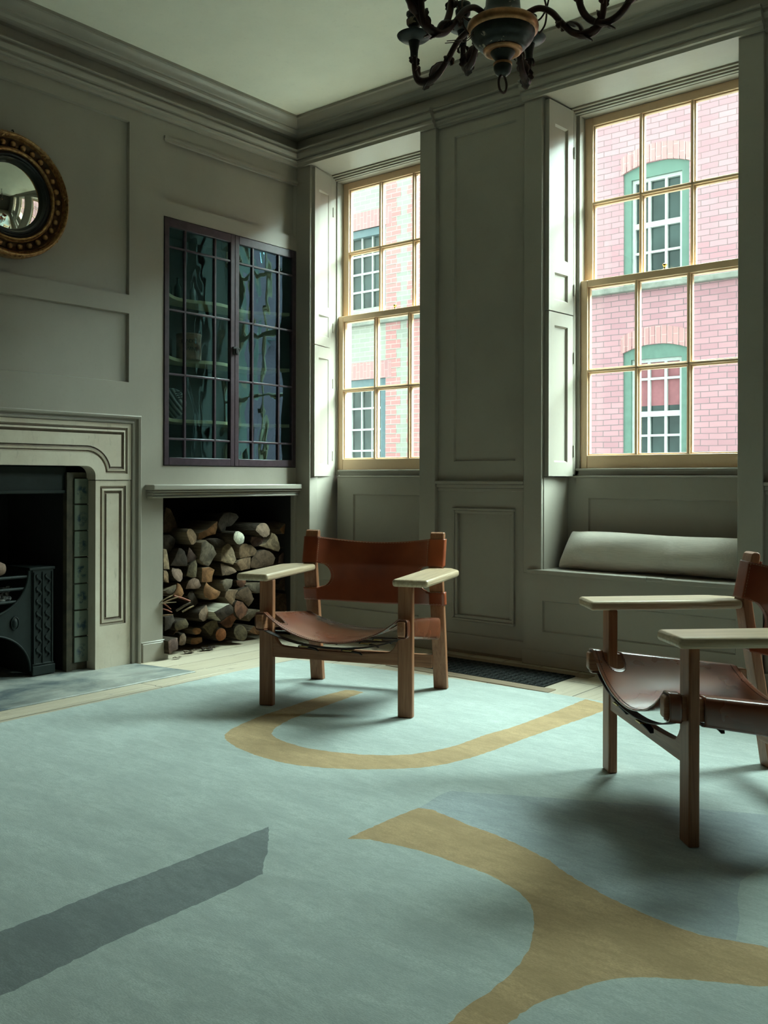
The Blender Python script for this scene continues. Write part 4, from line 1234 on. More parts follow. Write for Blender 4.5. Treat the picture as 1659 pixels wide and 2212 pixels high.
def make_log(x, poly, cls, tilt, label):
    if sum(poly[i - 1][0] * poly[i][1] - poly[i][0] * poly[i - 1][1] for i in range(len(poly))) < 0:
        poly = list(reversed(poly))
    # densify and roughen the outline
    pts = []
    m = len(poly)
    for i in range(m):
        a, b = Vector(poly[i]), Vector(poly[(i + 1) % m])
        k = max(1, int((b - a).length / 0.016))
        for j in range(k):
            p = a.lerp(b, j / k)
            pts.append(p + Vector((rr.uniform(-1, 1), rr.uniform(-1, 1))) * 0.0018)
    cy = sum(p.x for p in pts) / len(pts)
    cz = sum(p.y for p in pts) / len(pts)
    Lg = rr.uniform(0.26, 0.34)
    if x < -4.22: Lg = 0.22
    mb = MB()
    n = len(pts)
    slant = (rr.uniform(-.25, .25), rr.uniform(-.25, .25))
    if cls in ('fresh', 'dark'): slant = (0.1, 0.0)
    rings = []
    for s, sc in ((0.0, 0.93), (0.004, 0.985), (0.012, 1.0), (0.33, 1.0), (0.66, 0.99), (1.0, 0.96)):
        ring = []
        for p in pts:
            u, w = (p.x - cy) * sc, (p.y - cz) * sc
            dx = -s * Lg + (slant[0] * u + slant[1] * w) * (1 - s)
            wob = 0.003 * s * math.sin(37 * p.x + 51 * p.y + 9 * s)
            ring.append(Vector((dx, u + wob - tilt[0] * s * Lg * 0.55, w + wob - tilt[1] * s * Lg * 0.0 - 0.0)))
        rings.append(ring)
    vr = []
    bm = mb.b
    vr = [[bm.verts.new(p) for p in r] for r in rings]
    for k, (a, c) in enumerate(zip(vr, vr[1:])):
        for i in range(n):
            j = (i + 1) % n
            f_ = bm.faces.new((a[i], a[j], c[j], c[i]))
            f_.material_index = 0 if k < 1 else 1
    cen = bm.verts.new((rr.uniform(-.004, .002), 0, 0))
    for i in range(n):
        bm.faces.new((cen, vr[0][(i + 1) % n], vr[0][i]))
    bm.faces.new(vr[-1])
    side = M['lit_side'] if 'square-sawn block' in label else (M['split'] if cls in ('pale', 'orange', 'tan', 'grey') else M['bark'])
    o = mb.build('firewood_log', [ENDS[cls], side], smooth=True, angle=50)
    o.location = (x, cy, cz)
    return tag(o, label, 'log', 'stacked firewood')
for L_ in LOGS:
    make_log(*L_)
STICK_LABELS = ['uppermost thin pale stick of the kindling bundle', 'long tan stick across the kindling bundle', 'short reddish stick pointing down in the kindling bundle', 'thin pale twig in the middle of the kindling bundle', 'lower reddish stick of the kindling bundle',
                'bottom tan stick of the kindling bundle', 'flat reddish-brown board sloping down right from the kindling', 'pale splinter leaning up to the right beside the kindling', 'grey weathered slat lying behind the pale splinter']
for (a, b, w, cl), lab in zip(KINDLING, STICK_LABELS):
    a, b = Vector(a), Vector(b)
    d = (b - a)
    a = a - d * 0.15
    mb = MB()
    mb.tube([a - a, (b - a) * .5 + Vector((0, 0, .002)), b - a], [w * .55, w * .6, w * .45], 5, flat=0.55)
    o = mb.build('kindling_stick', ENDS[cl], loc=None)
    o.location = a
    tag(o, lab, 'stick', 'kindling beside the logs')
for (y, x, s, lab) in ((3.155, -4.045, .020, 'pale curled bark chip on the floor beside the corner block'), (3.315, -4.14, .030, 'grey bark flake on the floor under the orange logs'), (3.44, -4.13, .036, 'long dark bark flake on the floor before the log store')):
    mb = MB()
    rings = []
    for k in range(7):
        u = k / 6 - .5
        rings.append([Vector((rr.uniform(-.3, .3) * s + q[0] * s * (1 - u * u * 2), u * s * 2.6, 0.004 + abs(rr.uniform(0, .5)) * s * .8 + q[1] * s)) for q in ((-.5, 0), (.5, 0), (.45, .16), (-.4, .2))])
    mb.loft(rings)
    o = mb.build('bark_chip', ENDS['grey' if s < .034 else 'bark'])
    o.location = (x, y, floor_z(x))
    tag(o, lab, 'bark chip', 'bark chips by the log store')
# half-burnt log lying in the grate
mb = MB()
mb.tube([(0, -.20, 0), (0, -.1, .003), (.002, .05, 0), (.002, .10, -.003), (.002, .118, -.004)], [.034, .036, .036, .034, .026], 14)
o = mb.build('firewood_log', [ENDS['pink']], smooth=True, angle=50)
o.location = (GX - .030, 2.155, 0.4985)
tag(o, 'cut log lying across the top of the iron grate', 'log')

# ---- built-in glazed cupboard
cb = empty('corner_cupboard', (XL, 3.12, 1.0))
tag(cb, 'dark plum glazed wall cupboard with shaped shelves by the window', 'cupboard')
def cput(o): return put(o, cb)
y0, y1, z0, z1 = CUP
XB = XL - 0.34
mb = MB()
e = .002
mb.quad((XL, y0 + e, z0), (XL, y0 + e, z1), (XB, y0 + .05, z1), (XB, y0 + .05, z0))
mb.quad((XL, y1 - e, z0), (XB, y1 - e, z0), (XB, y1 - e, z1), (XL, y1 - e, z1))
mb.quad((XB, y0, z0), (XB, y0, z1), (XB, y1, z1), (XB, y1, z0))
mb.quad((XL, y0, z1 - e), (XL, y1, z1 - e), (XB, y1, z1 - e), (XB, y0, z1 - e))
mb.quad((XL, y0, z0 + e), (XB, y0, z0 + e), (XB, y1, z0 + e), (XL, y1, z0 + e))
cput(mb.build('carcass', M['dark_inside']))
SH = []
for zt in (1.972, 1.622, 1.272):
    # serpentine front edge
    front = []
    for k in range(33):
        u = k / 32
        y = y0 + .02 + (y1 - y0 - .03) * u
        front.append((XL - 0.135 + 0.035 * math.cos(2 * PI * 2.0 * u) - 0.03 * math.sin(PI * u) + 0.06 * (abs(2 * u - 1) ** 4), y))
    poly = front + [(XB + .002, y1 - .01), (XB + .002, y0 + .02)]
    mb = MB()
    mb.prism(poly, lambda u, v, w: (u, v, w), zt - .020, zt)
    cput(mb.build('shelf', M['shelf'], bevel=.002))
    SH.append(zt)
def door(ya, yb, label=None):
    mb = MB()
    st, x0_, x1_ = 0.031, XL - .022, XL + .006
    top, bot = 0.048, 0.042
    za, zb = z0 + .004, z1 - .004
    gz0, gz1 = za + bot, zb - top
    ga, gb = ya + st, yb - st
    for q in ((ya, ga, za, zb), (gb, yb, za, zb), (ga, gb, za, gz0), (ga, gb, gz1, zb)):
        mb.box(x0_, x1_, q[0], q[1], q[2], q[3])
    W = gb - ga
    for u in (0.255, 0.745):
        y = ga + W * u
        mb.box(XL - .014, XL + .002, y - .007, y + .007, gz0, gz1)
    for zz in (2.196, 1.853, 1.502, 1.148):
        mb.box(XL - .014, XL + .002, ga, gb, zz - .006, zz + .006)
    d = cput(mb.build('cupboard_door', M['purple'], bevel=.0025))
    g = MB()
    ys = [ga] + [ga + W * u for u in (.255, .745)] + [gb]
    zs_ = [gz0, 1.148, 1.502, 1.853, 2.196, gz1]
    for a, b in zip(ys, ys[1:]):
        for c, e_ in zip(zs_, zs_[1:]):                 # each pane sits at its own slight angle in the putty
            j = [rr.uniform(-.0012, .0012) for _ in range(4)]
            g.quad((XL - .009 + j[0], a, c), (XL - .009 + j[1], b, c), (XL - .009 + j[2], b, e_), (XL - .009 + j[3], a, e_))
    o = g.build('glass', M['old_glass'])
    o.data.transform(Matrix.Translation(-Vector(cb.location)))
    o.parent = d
    return d
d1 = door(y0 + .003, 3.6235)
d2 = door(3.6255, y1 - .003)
mb = MB()
mb.box(XL + .004, XL + .014, 3.606, 3.646, 1.655, 1.700)
mb.box(XL + .012, XL + .022, 3.600, 3.650, 1.684, 1.694)
mb.box(XL + .012, XL + .024, 3.618, 3.636, 1.660, 1.690)
o = mb.build('latch', M['soot'], bevel=.002)
o.data.transform(Matrix.Translation(-Vector(cb.location)))
o.parent = d2
# contents
def lace_ball():
    r = .088
    root = empty('leather_ball', (XL - .19, 3.315, 1.272 + r))
    tag(root, 'old dark laced leather ball on the lowest cupboard shelf', 'ball')
    mb = MB()
    mb.ball((0, 0, 0), r, 28)
    t = NT('old_ball_leather')
    w = t.n('ShaderNodeTexWave', wave_type='BANDS', bands_direction='DIAGONAL')
    w.inputs['Scale'].default_value = 16
    w.inputs['Distortion'].default_value = 1.2
    tc = t.n('ShaderNodeTexCoord')
    t.l(tc.outputs['Object'], w.inputs['Vector'])
    t.bsdf(t.ramp(w.outputs['Fac'], [(0.05, (0.02, 0.022, 0.022)), (0.2, (0.13, 0.135, 0.125)), (1.0, (0.16, 0.165, 0.15))]), 0.55, 0.4, w.outputs['Fac'], 0.5, 0.01)
    mb.build('bladder', t.m, root, smooth=True)
    mb = MB()
    for k in range(4):
        a = 0.25 + k * .16
        mb.tube([(r * math.cos(a + q * .05) * 1.0, (q) * .018, r * math.sin(a + q * .05) + .002) for q in (-1, -.3, .3, 1)], .003, 6)
    mb.build('lacing', M['soot'], root, smooth=True)
lace_ball()
def tin(y, x, r, h, mat, label, text=None):
    root = empty('storage_tin', (x, y, 1.622))
    tag(root, label, 'tin', None)
    mb = MB()
    mb.lathe([(r * .98, 0), (r, .004), (r, h - .006), (r * 1.0, h)], (0, 0, 0), 32)
    mb.build('drum', mat, root, smooth=True, angle=40)
    mb = MB()
    mb.lathe([(r * 1.02, h - .014), (r * 1.03, h - .010), (r * 1.03, h - .002), (r * 1.01, h), (r * .95, h + .001)], (0, 0, 0), 32)
    mb.build('rim', mat, root, smooth=True, angle=40)
    if text:
        for k, (s, z) in enumerate(text):
            for i, ch in enumerate(s):
                a = -0.62 + (i - (len(s) - 1) / 2) * 0.22 + .12 * k
                c = bpy.data.curves.new('lettering', 'FONT')
                c.body = ch
                c.size = .030
                c.align_x = 'CENTER'
                c.extrude = .0004
                tmp = bpy.data.objects.new('lettering', c)
                COL.objects.link(tmp)
                me = bpy.data.meshes.new_from_object(tmp.evaluated_get(bpy.context.evaluated_depsgraph_get()))
                bpy.data.objects.remove(tmp)
                me.materials.clear()
                me.materials.append(M['soot'])
                o = bpy.data.objects.new('lettering', me)
                COL.objects.link(o)
                o.parent = root
                # facing outward at angle a from +x
                o.matrix_local = Matrix.Translation((math.cos(a) * (r + .001), math.sin(a) * (r + .001), z)) @ Matrix.Rotation(a + PI / 2, 4, 'Z') @ Matrix.Rotation(PI / 2, 4, 'X')
    return root
M['tin_rust'] = plain('rusty_printed_tin', (0.34, 0.22, 0.16), 0.6, 0.2, var=0.55, scale=18)
M['tin_red'] = plain('dull_red_tin', (0.20, 0.07, 0.065), 0.5, 0.2, var=0.4, scale=14)
M['tin_dark'] = plain('dark_tin', (0.06, 0.05, 0.045), 0.5, 0.3, var=0.3)
tin(3.455, XL - .205, .072, .150, M['tin_rust'], 'rusty tan tin with black lettering on the middle cupboard shelf', [('BINDER', .092), ('TWINE', .048)])
tin(3.255, XL - .235, .055, .140, M['tin_red'], 'dull red tin left of the lettered tin in the cupboard')
tin(3.345, XL - .285, .042, .115, M['tin_dark'], 'small dark tin behind the lettered tin in the cupboard')
def bottle(y, x, r, h, mat, label):
    mb = MB()
    mb.lathe([(r * .9, 0), (r, .004), (r, h * .55), (r * .8, h * .65), (r * .4, h * .75), (r * .38, h * .95), (r * .46, h * .96), (r * .46, h)], (0, 0, 0), 20)
    o = mb.build('glass_bottle', mat, smooth=True, angle=50)
    o.location = (x, y, 1.972)
    return tag(o, label, 'bottle', 'old bottles on the top cupboard shelf')
mb = MB()
mb.lathe([(.022, 0), (.024, .004), (.024, .04), (.020, .046), (.020, .05), (.023, .052), (.023, .064)], (0, 0, 0), 20)
o = mb.build('glass_jar', plain('pale_stoneware', (0.30, 0.31, 0.27), 0.4), smooth=True, angle=50)
o.location = (XL - .215, 3.235, 1.972)
tag(o, 'small pale jar at the left of the top cupboard shelf', 'jar')
bottle(3.33, XL - .235, .020, .095, M['brown_glass'], 'short green bottle beside the pale jar on the top shelf')
bottle(3.40, XL - .235, .024, .125, M['brown_glass'], 'taller green bottle near the middle of the top shelf')
bottle(3.52, XL - .25, .018, .12, plain('clear_grey_glass', (.16, .19, .18), .1), 'slim grey glass bottle right of the green bottles')

# ---- round convex mirror with gilt ball frame
t = NT('worn_gilding')
n1 = t.noise(t.coord(), 60, 5, 0.65)
n2 = t.noise(t.coord(), 9, 4, 0.6)
col = t.ramp(n1, [(0.30, (0.10, 0.04, 0.018)), (0.50, (0.36, 0.19, 0.075)), (0.72, (0.56, 0.37, 0.16))])
t.bsdf(col, t.ramp(n2, [(0.3, (.3,) * 3), (0.7, (.55,) * 3)]), 0.5, n1, 0.25, 0.003, 0.75)
M['gilt'] = t.m
M['cove'] = plain('dark_bronze_cove', (0.085, 0.042, 0.018), 0.4, 0.6, var=.3, scale=30)
M['ebony'] = plain('ebonised_wood', (0.010, 0.010, 0.010), 0.4, var=.2)
t = NT('mirror_silver')
t.bsdf((0.78, 0.82, 0.74), 0.015, 0.5, None, metallic=1.0)
M['mirror'] = t.m
mr = empty('convex_mirror', (XL, 2.228, 2.250))
tag(mr, 'round convex mirror in a gilt ball-studded frame on the chimney wall', 'mirror')
RX = Matrix(((0, 0, 1), (1, 0, 0), (0, 1, 0)))          # local z -> +x (out of the wall)
mb = MB()
rings = []
Rg, sag = 0.168, 0.052
prof = []
for k in range(15):
    r = Rg * (1 - k / 14)
    prof.append((r, 0.022 + sag * (1 - (r / Rg) ** 2)))
mb.lathe(prof, (0, 0, 0), 64, RX)
mb.build('mirror_glass', M['mirror'], mr, smooth=True, angle=80)
def ring_profile(prof, name, mat):
    mb = MB()
    rings = []
    for k in range(72):
        a = 2 * PI * k / 72
        rings.append([RX @ Vector((r * math.cos(a), r * math.sin(a), h)) for r, h in prof])
    vr = [[mb.b.verts.new(p) for p in rg] for rg in rings]
    n = len(prof)
    for k in range(72):
        a, c = vr[k], vr[(k + 1) % 72]
        for i in range(n):
            j = (i + 1) % n
            mb.b.faces.new((a[i], a[j], c[j], c[i]))
    return mb.build(name, mat, mr, smooth=True, angle=50)
ring_profile([(0.165, 0.0), (0.165, 0.034), (0.172, 0.044), (0.180, 0.038), (0.186, 0.044), (0.194, 0.038), (0.200, 0.034), (0.200, 0.0)], 'reeded_slip', M['ebony'])
ring_profile([(0.199, 0.0), (0.199, 0.046), (0.203, 0.053), (0.208, 0.054), (0.212, 0.049), (0.213, 0.043), (0.216, 0.045), (0.219, 0.042), (0.220, 0.034), (0.220, 0.0)], 'inner_gilt_bead', M['gilt'])
ring_profile([(0.218, 0.0), (0.218, 0.036), (0.226, 0.026), (0.238, 0.022), (0.250, 0.027), (0.259, 0.040), (0.261, 0.0)], 'cove', M['cove'])
ring_profile([(0.259, 0.0), (0.259, 0.040), (0.264, 0.050), (0.267, 0.047), (0.271, 0.060), (0.276, 0.065), (0.281, 0.061), (0.284, 0.052), (0.287, 0.052), (0.290, 0.044), (0.291, 0.030), (0.291, 0.0)], 'gilt_frame', M['gilt'])
for k in range(30):
    a = 2 * PI * (k + .35) / 30
    mb = MB()
    mb.ball((0, 0, 0), .0135, 14)
    o = mb.build('gilt_ball', M['gilt'], mr, smooth=True, angle=80)
    o.location = (0.034, 0.238 * math.cos(a), 0.238 * math.sin(a))
for k in range(8):
    a = 2 * PI * (k + .2) / 8
    mb = MB()
    for s in (-1, 1):
        mb.tube([(0.046 + .012 * math.sin(PI * q / 4), (0.277 + (q - 2) * .006) * math.cos(a + s * (q - 2) * .02), (0.277 + (q - 2) * .006) * math.sin(a + s * (q - 2) * .02)) for q in range(5)], .004, 6)
    mb.build('ribbon_tie', M['gilt'], mr, smooth=True)
mb = MB()
mb.tube([(0.008, .02, .289), (0.012, .022, .305), (0.014, .018, .312), (0.012, .012, .308)], .003, 6)
mb.build('hanging_hook', M['soot'], mr, smooth=True)
# ================================================================ floor things
# ---- iron floor grille with its board border
t = NT('cast_iron_grating')
vo = t.n('ShaderNodeTexVoronoi', feature='DISTANCE_TO_EDGE')
vo.inputs['Scale'].default_value = 1
t.l(t.coord((26, 26, 26)), vo.inputs['Vector'])
M['grating'] = plain('cast_iron', (0.009, 0.011, 0.010), 0.7, 0.0, 0.2, var=.4, scale=30)
gx0, gx1, gy0, gy1 = -2.90, -2.12, 3.70, 4.005
go = empty('floor_grille', (gx0, gy0, -0.012))
tag(go, 'black cast iron floor grille let into the boards under the window', 'floor grille')
mb = MB()
nx, ny = 20, 7
dx, dy = (gx1 - gx0) / nx, (gy1 - gy0) / ny
zt = -0.009
for j in range(ny):                                      # pierced interlaced pattern
    for i in range(nx):
        cx, cy = gx0 + dx * (i + .5), gy0 + dy * (j + .5)
        pts = [(cx + dx * .36 * math.cos(2 * PI * k / 10), cy + dy * .36 * math.sin(2 * PI * k / 10), zt) for k in range(11)]
        mb.tube(pts, .0045, 5, cap=False)
for i in range(nx + 1):
    mb.box(gx0 + dx * i - .003, gx0 + dx * i + .003, gy0, gy1, zt - .006, zt + .002)
for j in range(ny + 1):
    mb.box(gx0, gx1, gy0 + dy * j - .003, gy0 + dy * j + .003, zt - .006, zt + .002)
o = put(mb.build('grating', M['grating']), go)
mb = MB().box(gx0, gx1, gy0, gy1, -0.0118, -0.0112)  # flat black sheet painting the shaded depth below the grating
put(mb.build('duct_shade', M['soot']), go)
M['floor_y'] = wood('border_board', (0.17, 0.115, 0.075), (0.33, 0.25, 0.17), 0, 0.6)
for nm, b in (('border_board', (gx0 - .08, gx1 + .07, gy0 - .075, gy0)), ('border_board', (gx0 - .08, gx1 + .07, gy1, gy1 + .075))):
    mb = MB().box(b[0], b[1], b[2], b[3], -0.013, -0.0085)
    put(mb.build(nm, M['floor_y'], bevel=.002), go)

# ---- rug
t_cols = {}
def pile(name, c, c2):
    t = NT(name)
    v = t.coord((1, 1, 1))
    n1 = t.noise(t.coord((2.2, 5.5, 1)), 2.2, 6, 0.62, 0.3)
    n2 = t.noise(t.coord((140, 330, 60)), 1.0, 4, 0.7)
    n3 = t.noise(t.coord((16, 46, 1)), 1.4, 5, 0.65)
    col = t.ramp(n1, [(0.34, mul(c2, .90)), (0.66, mul(c, 1.03))])
    col = t.mix(t.ramp(n3, [(0.46, (0, 0, 0)), (0.66, (0.65, 0.65, 0.65))]), col, mul(c2, 0.78))
    col = t.mix(t.ramp(n2, [(0.42, (0.55, 0.55, 0.55)), (0.58, (0, 0, 0))]), col, mul(c2, 0.74))
    ad = t.n('ShaderNodeMath', operation='MULTIPLY_ADD')
    ad.inputs[1].default_value = 0.5
    t.l(n3, ad.inputs[0])
    t.l(n2, ad.inputs[2])
    t.bsdf(col, 0.95, 0.1, ad.outputs[0], 0.30, 0.003, sheen=0.1)
    return t.m
M['rug_base'] = pile('rug_pale_aqua_pile', (0.475, 0.535, 0.50), (0.415, 0.468, 0.44))
M['rug_gold'] = pile('rug_gold_pile', (0.52, 0.365, 0.20), (0.43, 0.295, 0.155))
M['rug_strip'] = pile('rug_grey_pile', (0.235, 0.265, 0.262), (0.195, 0.22, 0.22))
M['rug_slate_shade'] = pile('rug_blue_grey_pile_and_shade', (0.40, 0.45, 0.455), (0.335, 0.38, 0.39))  # motif colour, run on into the shadow beneath the armchair
def inside(p, poly):
    c = False
    n = len(poly)
    for i in range(n):
        a, b = poly[i], poly[(i + 1) % n]
        if (a[1] > p[1]) != (b[1] > p[1]) and p[0] < (b[0] - a[0]) * (p[1] - a[1]) / (b[1] - a[1]) + a[0]:
            c = not c
    return c
OUT = [(-3.372, -0.9), (0.55, -0.9), (0.55, 3.63), (-0.6, 3.62), (-1.70, 3.597), (-2.45, 3.562), (-3.02, 3.482), (-3.392, 3.405), (-3.402, 2.975), (-3.376, 2.4), (-3.372, 1.8)]
SLATE = RUG_SLATE_SHADE_TOP + RUG_SLATE_END + list(reversed(RUG_BAND_TOP[3:-1]))
rr = random.Random(5)
def fuzz(poly, amp=0.0022, step=0.012):
    out = []
    n = len(poly)
    for i in range(n):
        a, b = Vector(poly[i]), Vector(poly[(i + 1) % n])
        k = max(1, int((b - a).length / step))
        for j in range(k):
            p = a.lerp(b, j / k) + Vector((rr.uniform(-amp, amp), rr.uniform(-amp, amp)))
            out.append((p.x, p.y))
    return out
arc_, band_, strip_, slate_ = fuzz(RUG_ARC), fuzz(RUG_BAND), fuzz(RUG_STRIP), SLATE
outline = fuzz(OUT, 0.0025, 0.03)
vs, es = [], []
for poly in (outline, arc_, band_, strip_, slate_):
    b0 = len(vs)
    vs += [Vector(p) for p in poly]
    es += [(b0 + i, b0 + (i + 1) % len(poly)) for i in range(len(poly))]
res = geometry.delaunay_2d_cdt(vs, es, [], 0, 1e-6)
mb = MB()
nv = [mb.b.verts.new((p.x, p.y, 0)) for p in res[0]]
for fc in res[2]:
    c = sum((res[0][i] for i in fc), Vector((0, 0))) / len(fc)
    if not inside(c, outline):
        continue
    f_ = mb.b.faces.new([nv[i] for i in fc])
    f_.material_index = 1 if (inside(c, band_) or inside(c, arc_)) else 2 if inside(c, strip_) else 3 if inside(c, slate_) else 0
n = len(outline)
for i in range(n):
    a, b = outline[i], outline[(i + 1) % n]
    mb.quad((a[0], a[1], -.0118), (b[0], b[1], -.0118), (b[0], b[1], 0), (a[0], a[1], 0))
o = mb.build('rug', [M['rug_base'], M['rug_gold'], M['rug_strip'], M['rug_slate_shade']], weld=1e-5)
tag(o, 'pale aqua wool rug with gold curved bands and a grey stripe', 'rug')

# ---- long grey bolster on the window seat
t = NT('grey_linen')
n1 = t.noise(t.coord((14, 320, 320)), 1.0, 3, 0.6)
n2 = t.noise(t.coord((320, 14, 14)), 1.0, 3, 0.6)
ad = t.n('ShaderNodeMath', operation='ADD')
t.l(n1, ad.inputs[0]); t.l(n2, ad.inputs[1])
col = t.ramp(n1, [(0.3, (0.50, 0.45, 0.385)), (0.7, (0.62, 0.56, 0.485))])
t.bsdf(col, 0.95, 0.15, ad.outputs[0], 0.3, 0.002, sheen=0.3)
M['linen'] = t.m
mb = MB()
bx0, bx1 = -2.345, -1.375
n, m = 64, 28
rings = []
for i in range(n + 1):
    u = i / n
    x = bx0 + (bx1 - bx0) * u
    e = min(u, 1 - u) * (bx1 - bx0)
    th = 0.070 * min(1.0, (e / 0.16)) ** 0.55 + 0.003               # half thickness
    hh = 0.097 + 0.004 * math.sin(7 * u) - 0.010 * math.exp(-((e) / .05) ** 2) * -0.6
    ring = []
    for j in range(m):
        a = 2 * PI * j / m
        ca, sa = math.cos(a), math.sin(a)
        ex = 0.80
        yy = th * ca
        zz = hh * math.copysign(abs(sa) ** ex, sa)
        wr = 0.004 * math.sin(60 * u + 2 * sa) * math.exp(-(abs(u - .62) / .05) ** 2) + 0.003 * math.sin(9 * u + 3 * a)
        ring.append(Vector((x - .035 * (sa * .5 + .5) * -1 * (1 if u < .5 else -1) * max(0, 1 - e / .12), yy + wr, zz + wr * .6)))
    rings.append(ring)
mb.loft(rings)
o = mb.build('bolster_cushion', M['linen'], smooth=True, angle=80, subsurf=1)
# lean back against the window back, resting on the seat
rot = Matrix.Rotation(R(-27), 4, 'X')
o.data.transform(rot)
zmin = min(v_.co.z for v_ in o.data.vertices)
o.location = (0, 4.285, 0.4745 - zmin)
tag(o, 'long grey linen bolster cushion leaning on the window seat', 'cushion')

# ================================================================ safari-style oak and saddle leather armchairs
OAK0, OAK1 = (0.24, 0.092, 0.043), (0.40, 0.180, 0.092)
M['oak_x'] = wood('oak_grain_across', OAK0, OAK1, 0, 0.42, 1.4)
M['oak_y'] = wood('oak_grain_along', OAK0, OAK1, 1, 0.42, 1.4)
M['oak_arm'] = wood('pale_worn_oak', (0.44, 0.30, 0.18), (0.66, 0.52, 0.36), 1, 0.36, 1.4)
M['oak_z'] = wood('oak_grain_upright', OAK0, OAK1, 2, 0.42, 1.4)
M['leather'] = leather('cognac_saddle_leather', (0.135, 0.034, 0.014), (0.22, 0.060, 0.024), 0.27, 0.5)
M['leather_back'] = leather('cognac_back_leather', (0.17, 0.030, 0.010), (0.34, 0.075, 0.024), 0.36)
M['strap'] = leather('dark_strap_leather', (0.012, 0.007, 0.005), (0.028, 0.014, 0.009), 0.5)
M['thread'] = plain('pale_stitching', (0.38, 0.27, 0.17), 0.8)
M['dark_thread'] = plain('dark_stitching', (0.035, 0.02, 0.015), 0.8)
S = 0.93
def ch(p): return Vector(p) * S
def profile_prism(mb, prof, axis_fn, lo, hi):
    mb.prism(prof, axis_fn, lo, hi)
def make_chair():
    root = empty('leather_armchair')
    # front legs
    for s in (-1, 1):
        mb = MB()
        a, b = sorted((s * .289, s * .354))
        mb.box(a * S, b * S, 0, .031 * S, 0, .556 * S)
        mb.build('leg', M['oak_z'], root, bevel=.004)
    # boomerang rear legs
    side = [(.571, 0), (.541, .2), (.507, .40), (.487, .50), (.474, .585), (.490, .66), (.505, .735)]
    for s in (-1, 1):
        a, b = sorted((s * .286, s * .352))
        rings = []
        for k, (y, z) in enumerate(side):
            w = .034 if 0 < k < 6 else .033
            rings.append([ch((a, y, z)), ch((b, y, z)), ch((b, y + w, z)), ch((a, y + w, z))])
        y, z = side[-1]
        rings.append([ch((a, y + .004, z + .010)), ch((b, y + .004, z + .010)), ch((b, y + .031, z + .010)), ch((a, y + .031, z + .010))])
        rings.append([ch((a, y + .012, z + .015)), ch((b, y + .012, z + .015)), ch((b, y + .024, z + .015)), ch((a, y + .024, z + .015))])
        mb = MB()
        mb.loft(rings)
        mb.build('leg', M['oak_z'], root, bevel=.003)
    # broad armrests
    for s in (-1, 1):
        poly = [(.284, -.066), (.437, -.062), (.450, .400), (.446, .425), (.402, .492), (.352, .506), (.352, .475), (.284, .475)]
        if s < 0:
            poly = [(-x, y) for x, y in reversed(poly)]
        mb = MB()
        mb.prism([(x * S, y * S) for x, y in poly], lambda u, v_, w: (u, v_, w), .555 * S, .586 * S)
        mb.build('armrest', M['oak_arm'], root, bevel=.011, seg=4)
    # seat rails (through the front legs, falling to the back)
    for s in (-1, 1):
        mb = MB()
        a, b = sorted((s * .307, s * .339))
        rings = []
        for y, z, hh in ((-.064, .379, .022), (-.060, .379, .030), (-.050, .378, .033), (0.1, .365, .033), (.50, .310, .033)):
            rings.append([ch((a, y, z - hh)), ch((b, y, z - hh)), ch((b, y, z + hh)), ch((a, y, z + hh))])
        mb.loft(rings)
        mb.build('seat_rail', M['oak_y'], root, bevel=.007, seg=3)
    # shaped front stretcher and plain back one
    def front_str(y0, y1, zb, curve):
        bot = [(-.290, zb), (.290, zb)]
        top = []
        for k in range(33):
            u = 1 - 2 * k / 32
            top.append((.290 * u, curve(abs(u))))
        mb = MB()
        mb.prism([(x * S, z * S) for x, z in bot + top], lambda u, v_, w: (u, w, v_), y0 * S, y1 * S)
        mb.build('stretcher', M['oak_x'], root, bevel=.003)
    def cv(u):
        if u > .84:
            k = (u - .84) / .16
            return .268 + .055 * (1 - math.cos(k * PI / 2))
        return .258 + .010 * (u / .84) ** 2
    front_str(.004, .027, .216, cv)
    front_str(.532, .554, .104, lambda u: .167)
    # ---- seat sling
    def seat_mesh():
        NV = []
        vks = [-.052 + .0065 * k for k in range(0, 7)]
        vks = [-.052, -.047, -.040, -.032, -.024, -.0165]
        nslot = 12
        vks += [-.0165 + (.047 + .0165) * k / nslot for k in range(1, nslot + 1)]
        vks += [.054, .064, .08, .10, .125, .15, .18, .21, .24, .27, .30, .33, .36, .39, .42, .44, .455, .462]
        knots = 16                                        # columns on the sling per half
        outer = 12                                        # columns of the wrap round the rail
        def zrail(y): return .379 + min(0, -(y + .05) * .125)
        def sagz(y): return .302 + .0 * y - .012 * (max(0, y) / .46)
        rows = []
        for y in vks:
            zr = zrail(y) + .033                          # top of the rail
            zc = sagz(y)
            slot = -.0165 < y < .047
            xk = .276
            if slot or abs(y + .0165) < 1e-6 or abs(y - .047) < 1e-6:
                mid, hw = .01525, .03175
                xk = .276 - .034 * math.sqrt(max(0, 1 - ((y - mid) / hw) ** 2))
            half = []                                     # from the centre outwards
            for k in range(knots + 1):
                x = xk * k / knots
                half.append((x, None))
            for k in range(1, 7):
                half.append((xk + (.308 - xk) * k / 6, None))
            pts = []
            for x, _ in half:
                u = x / .308
                z = zc + (zr + .006 - zc) * (u ** 2.05) * (1 - .10 * math.sin(PI * u))
                pts.append((x, z))
            # wrap: over the top, down the outside, under
            hh = .033
            zc_r = zrail(y)
            wrap = []
            for k in range(1, outer + 1):
                a = PI / 2 - PI * 1.18 * k / outer
                wrap.append((.3235 + .024 * math.copysign(abs(math.cos(a)) ** .45, math.cos(a)), zc_r + (hh + .006) * math.copysign(abs(math.sin(a)) ** .5, math.sin(a)) * (1 if math.sin(a) > 0 else 1 + 1.1 * max(0, y + .02))))
            full = pts + wrap
            row = [(-x, z) for x, z in reversed(full[1:])] + full
            rows.append((y, row))
        mb = MB()
        nc = len(rows[0][1])
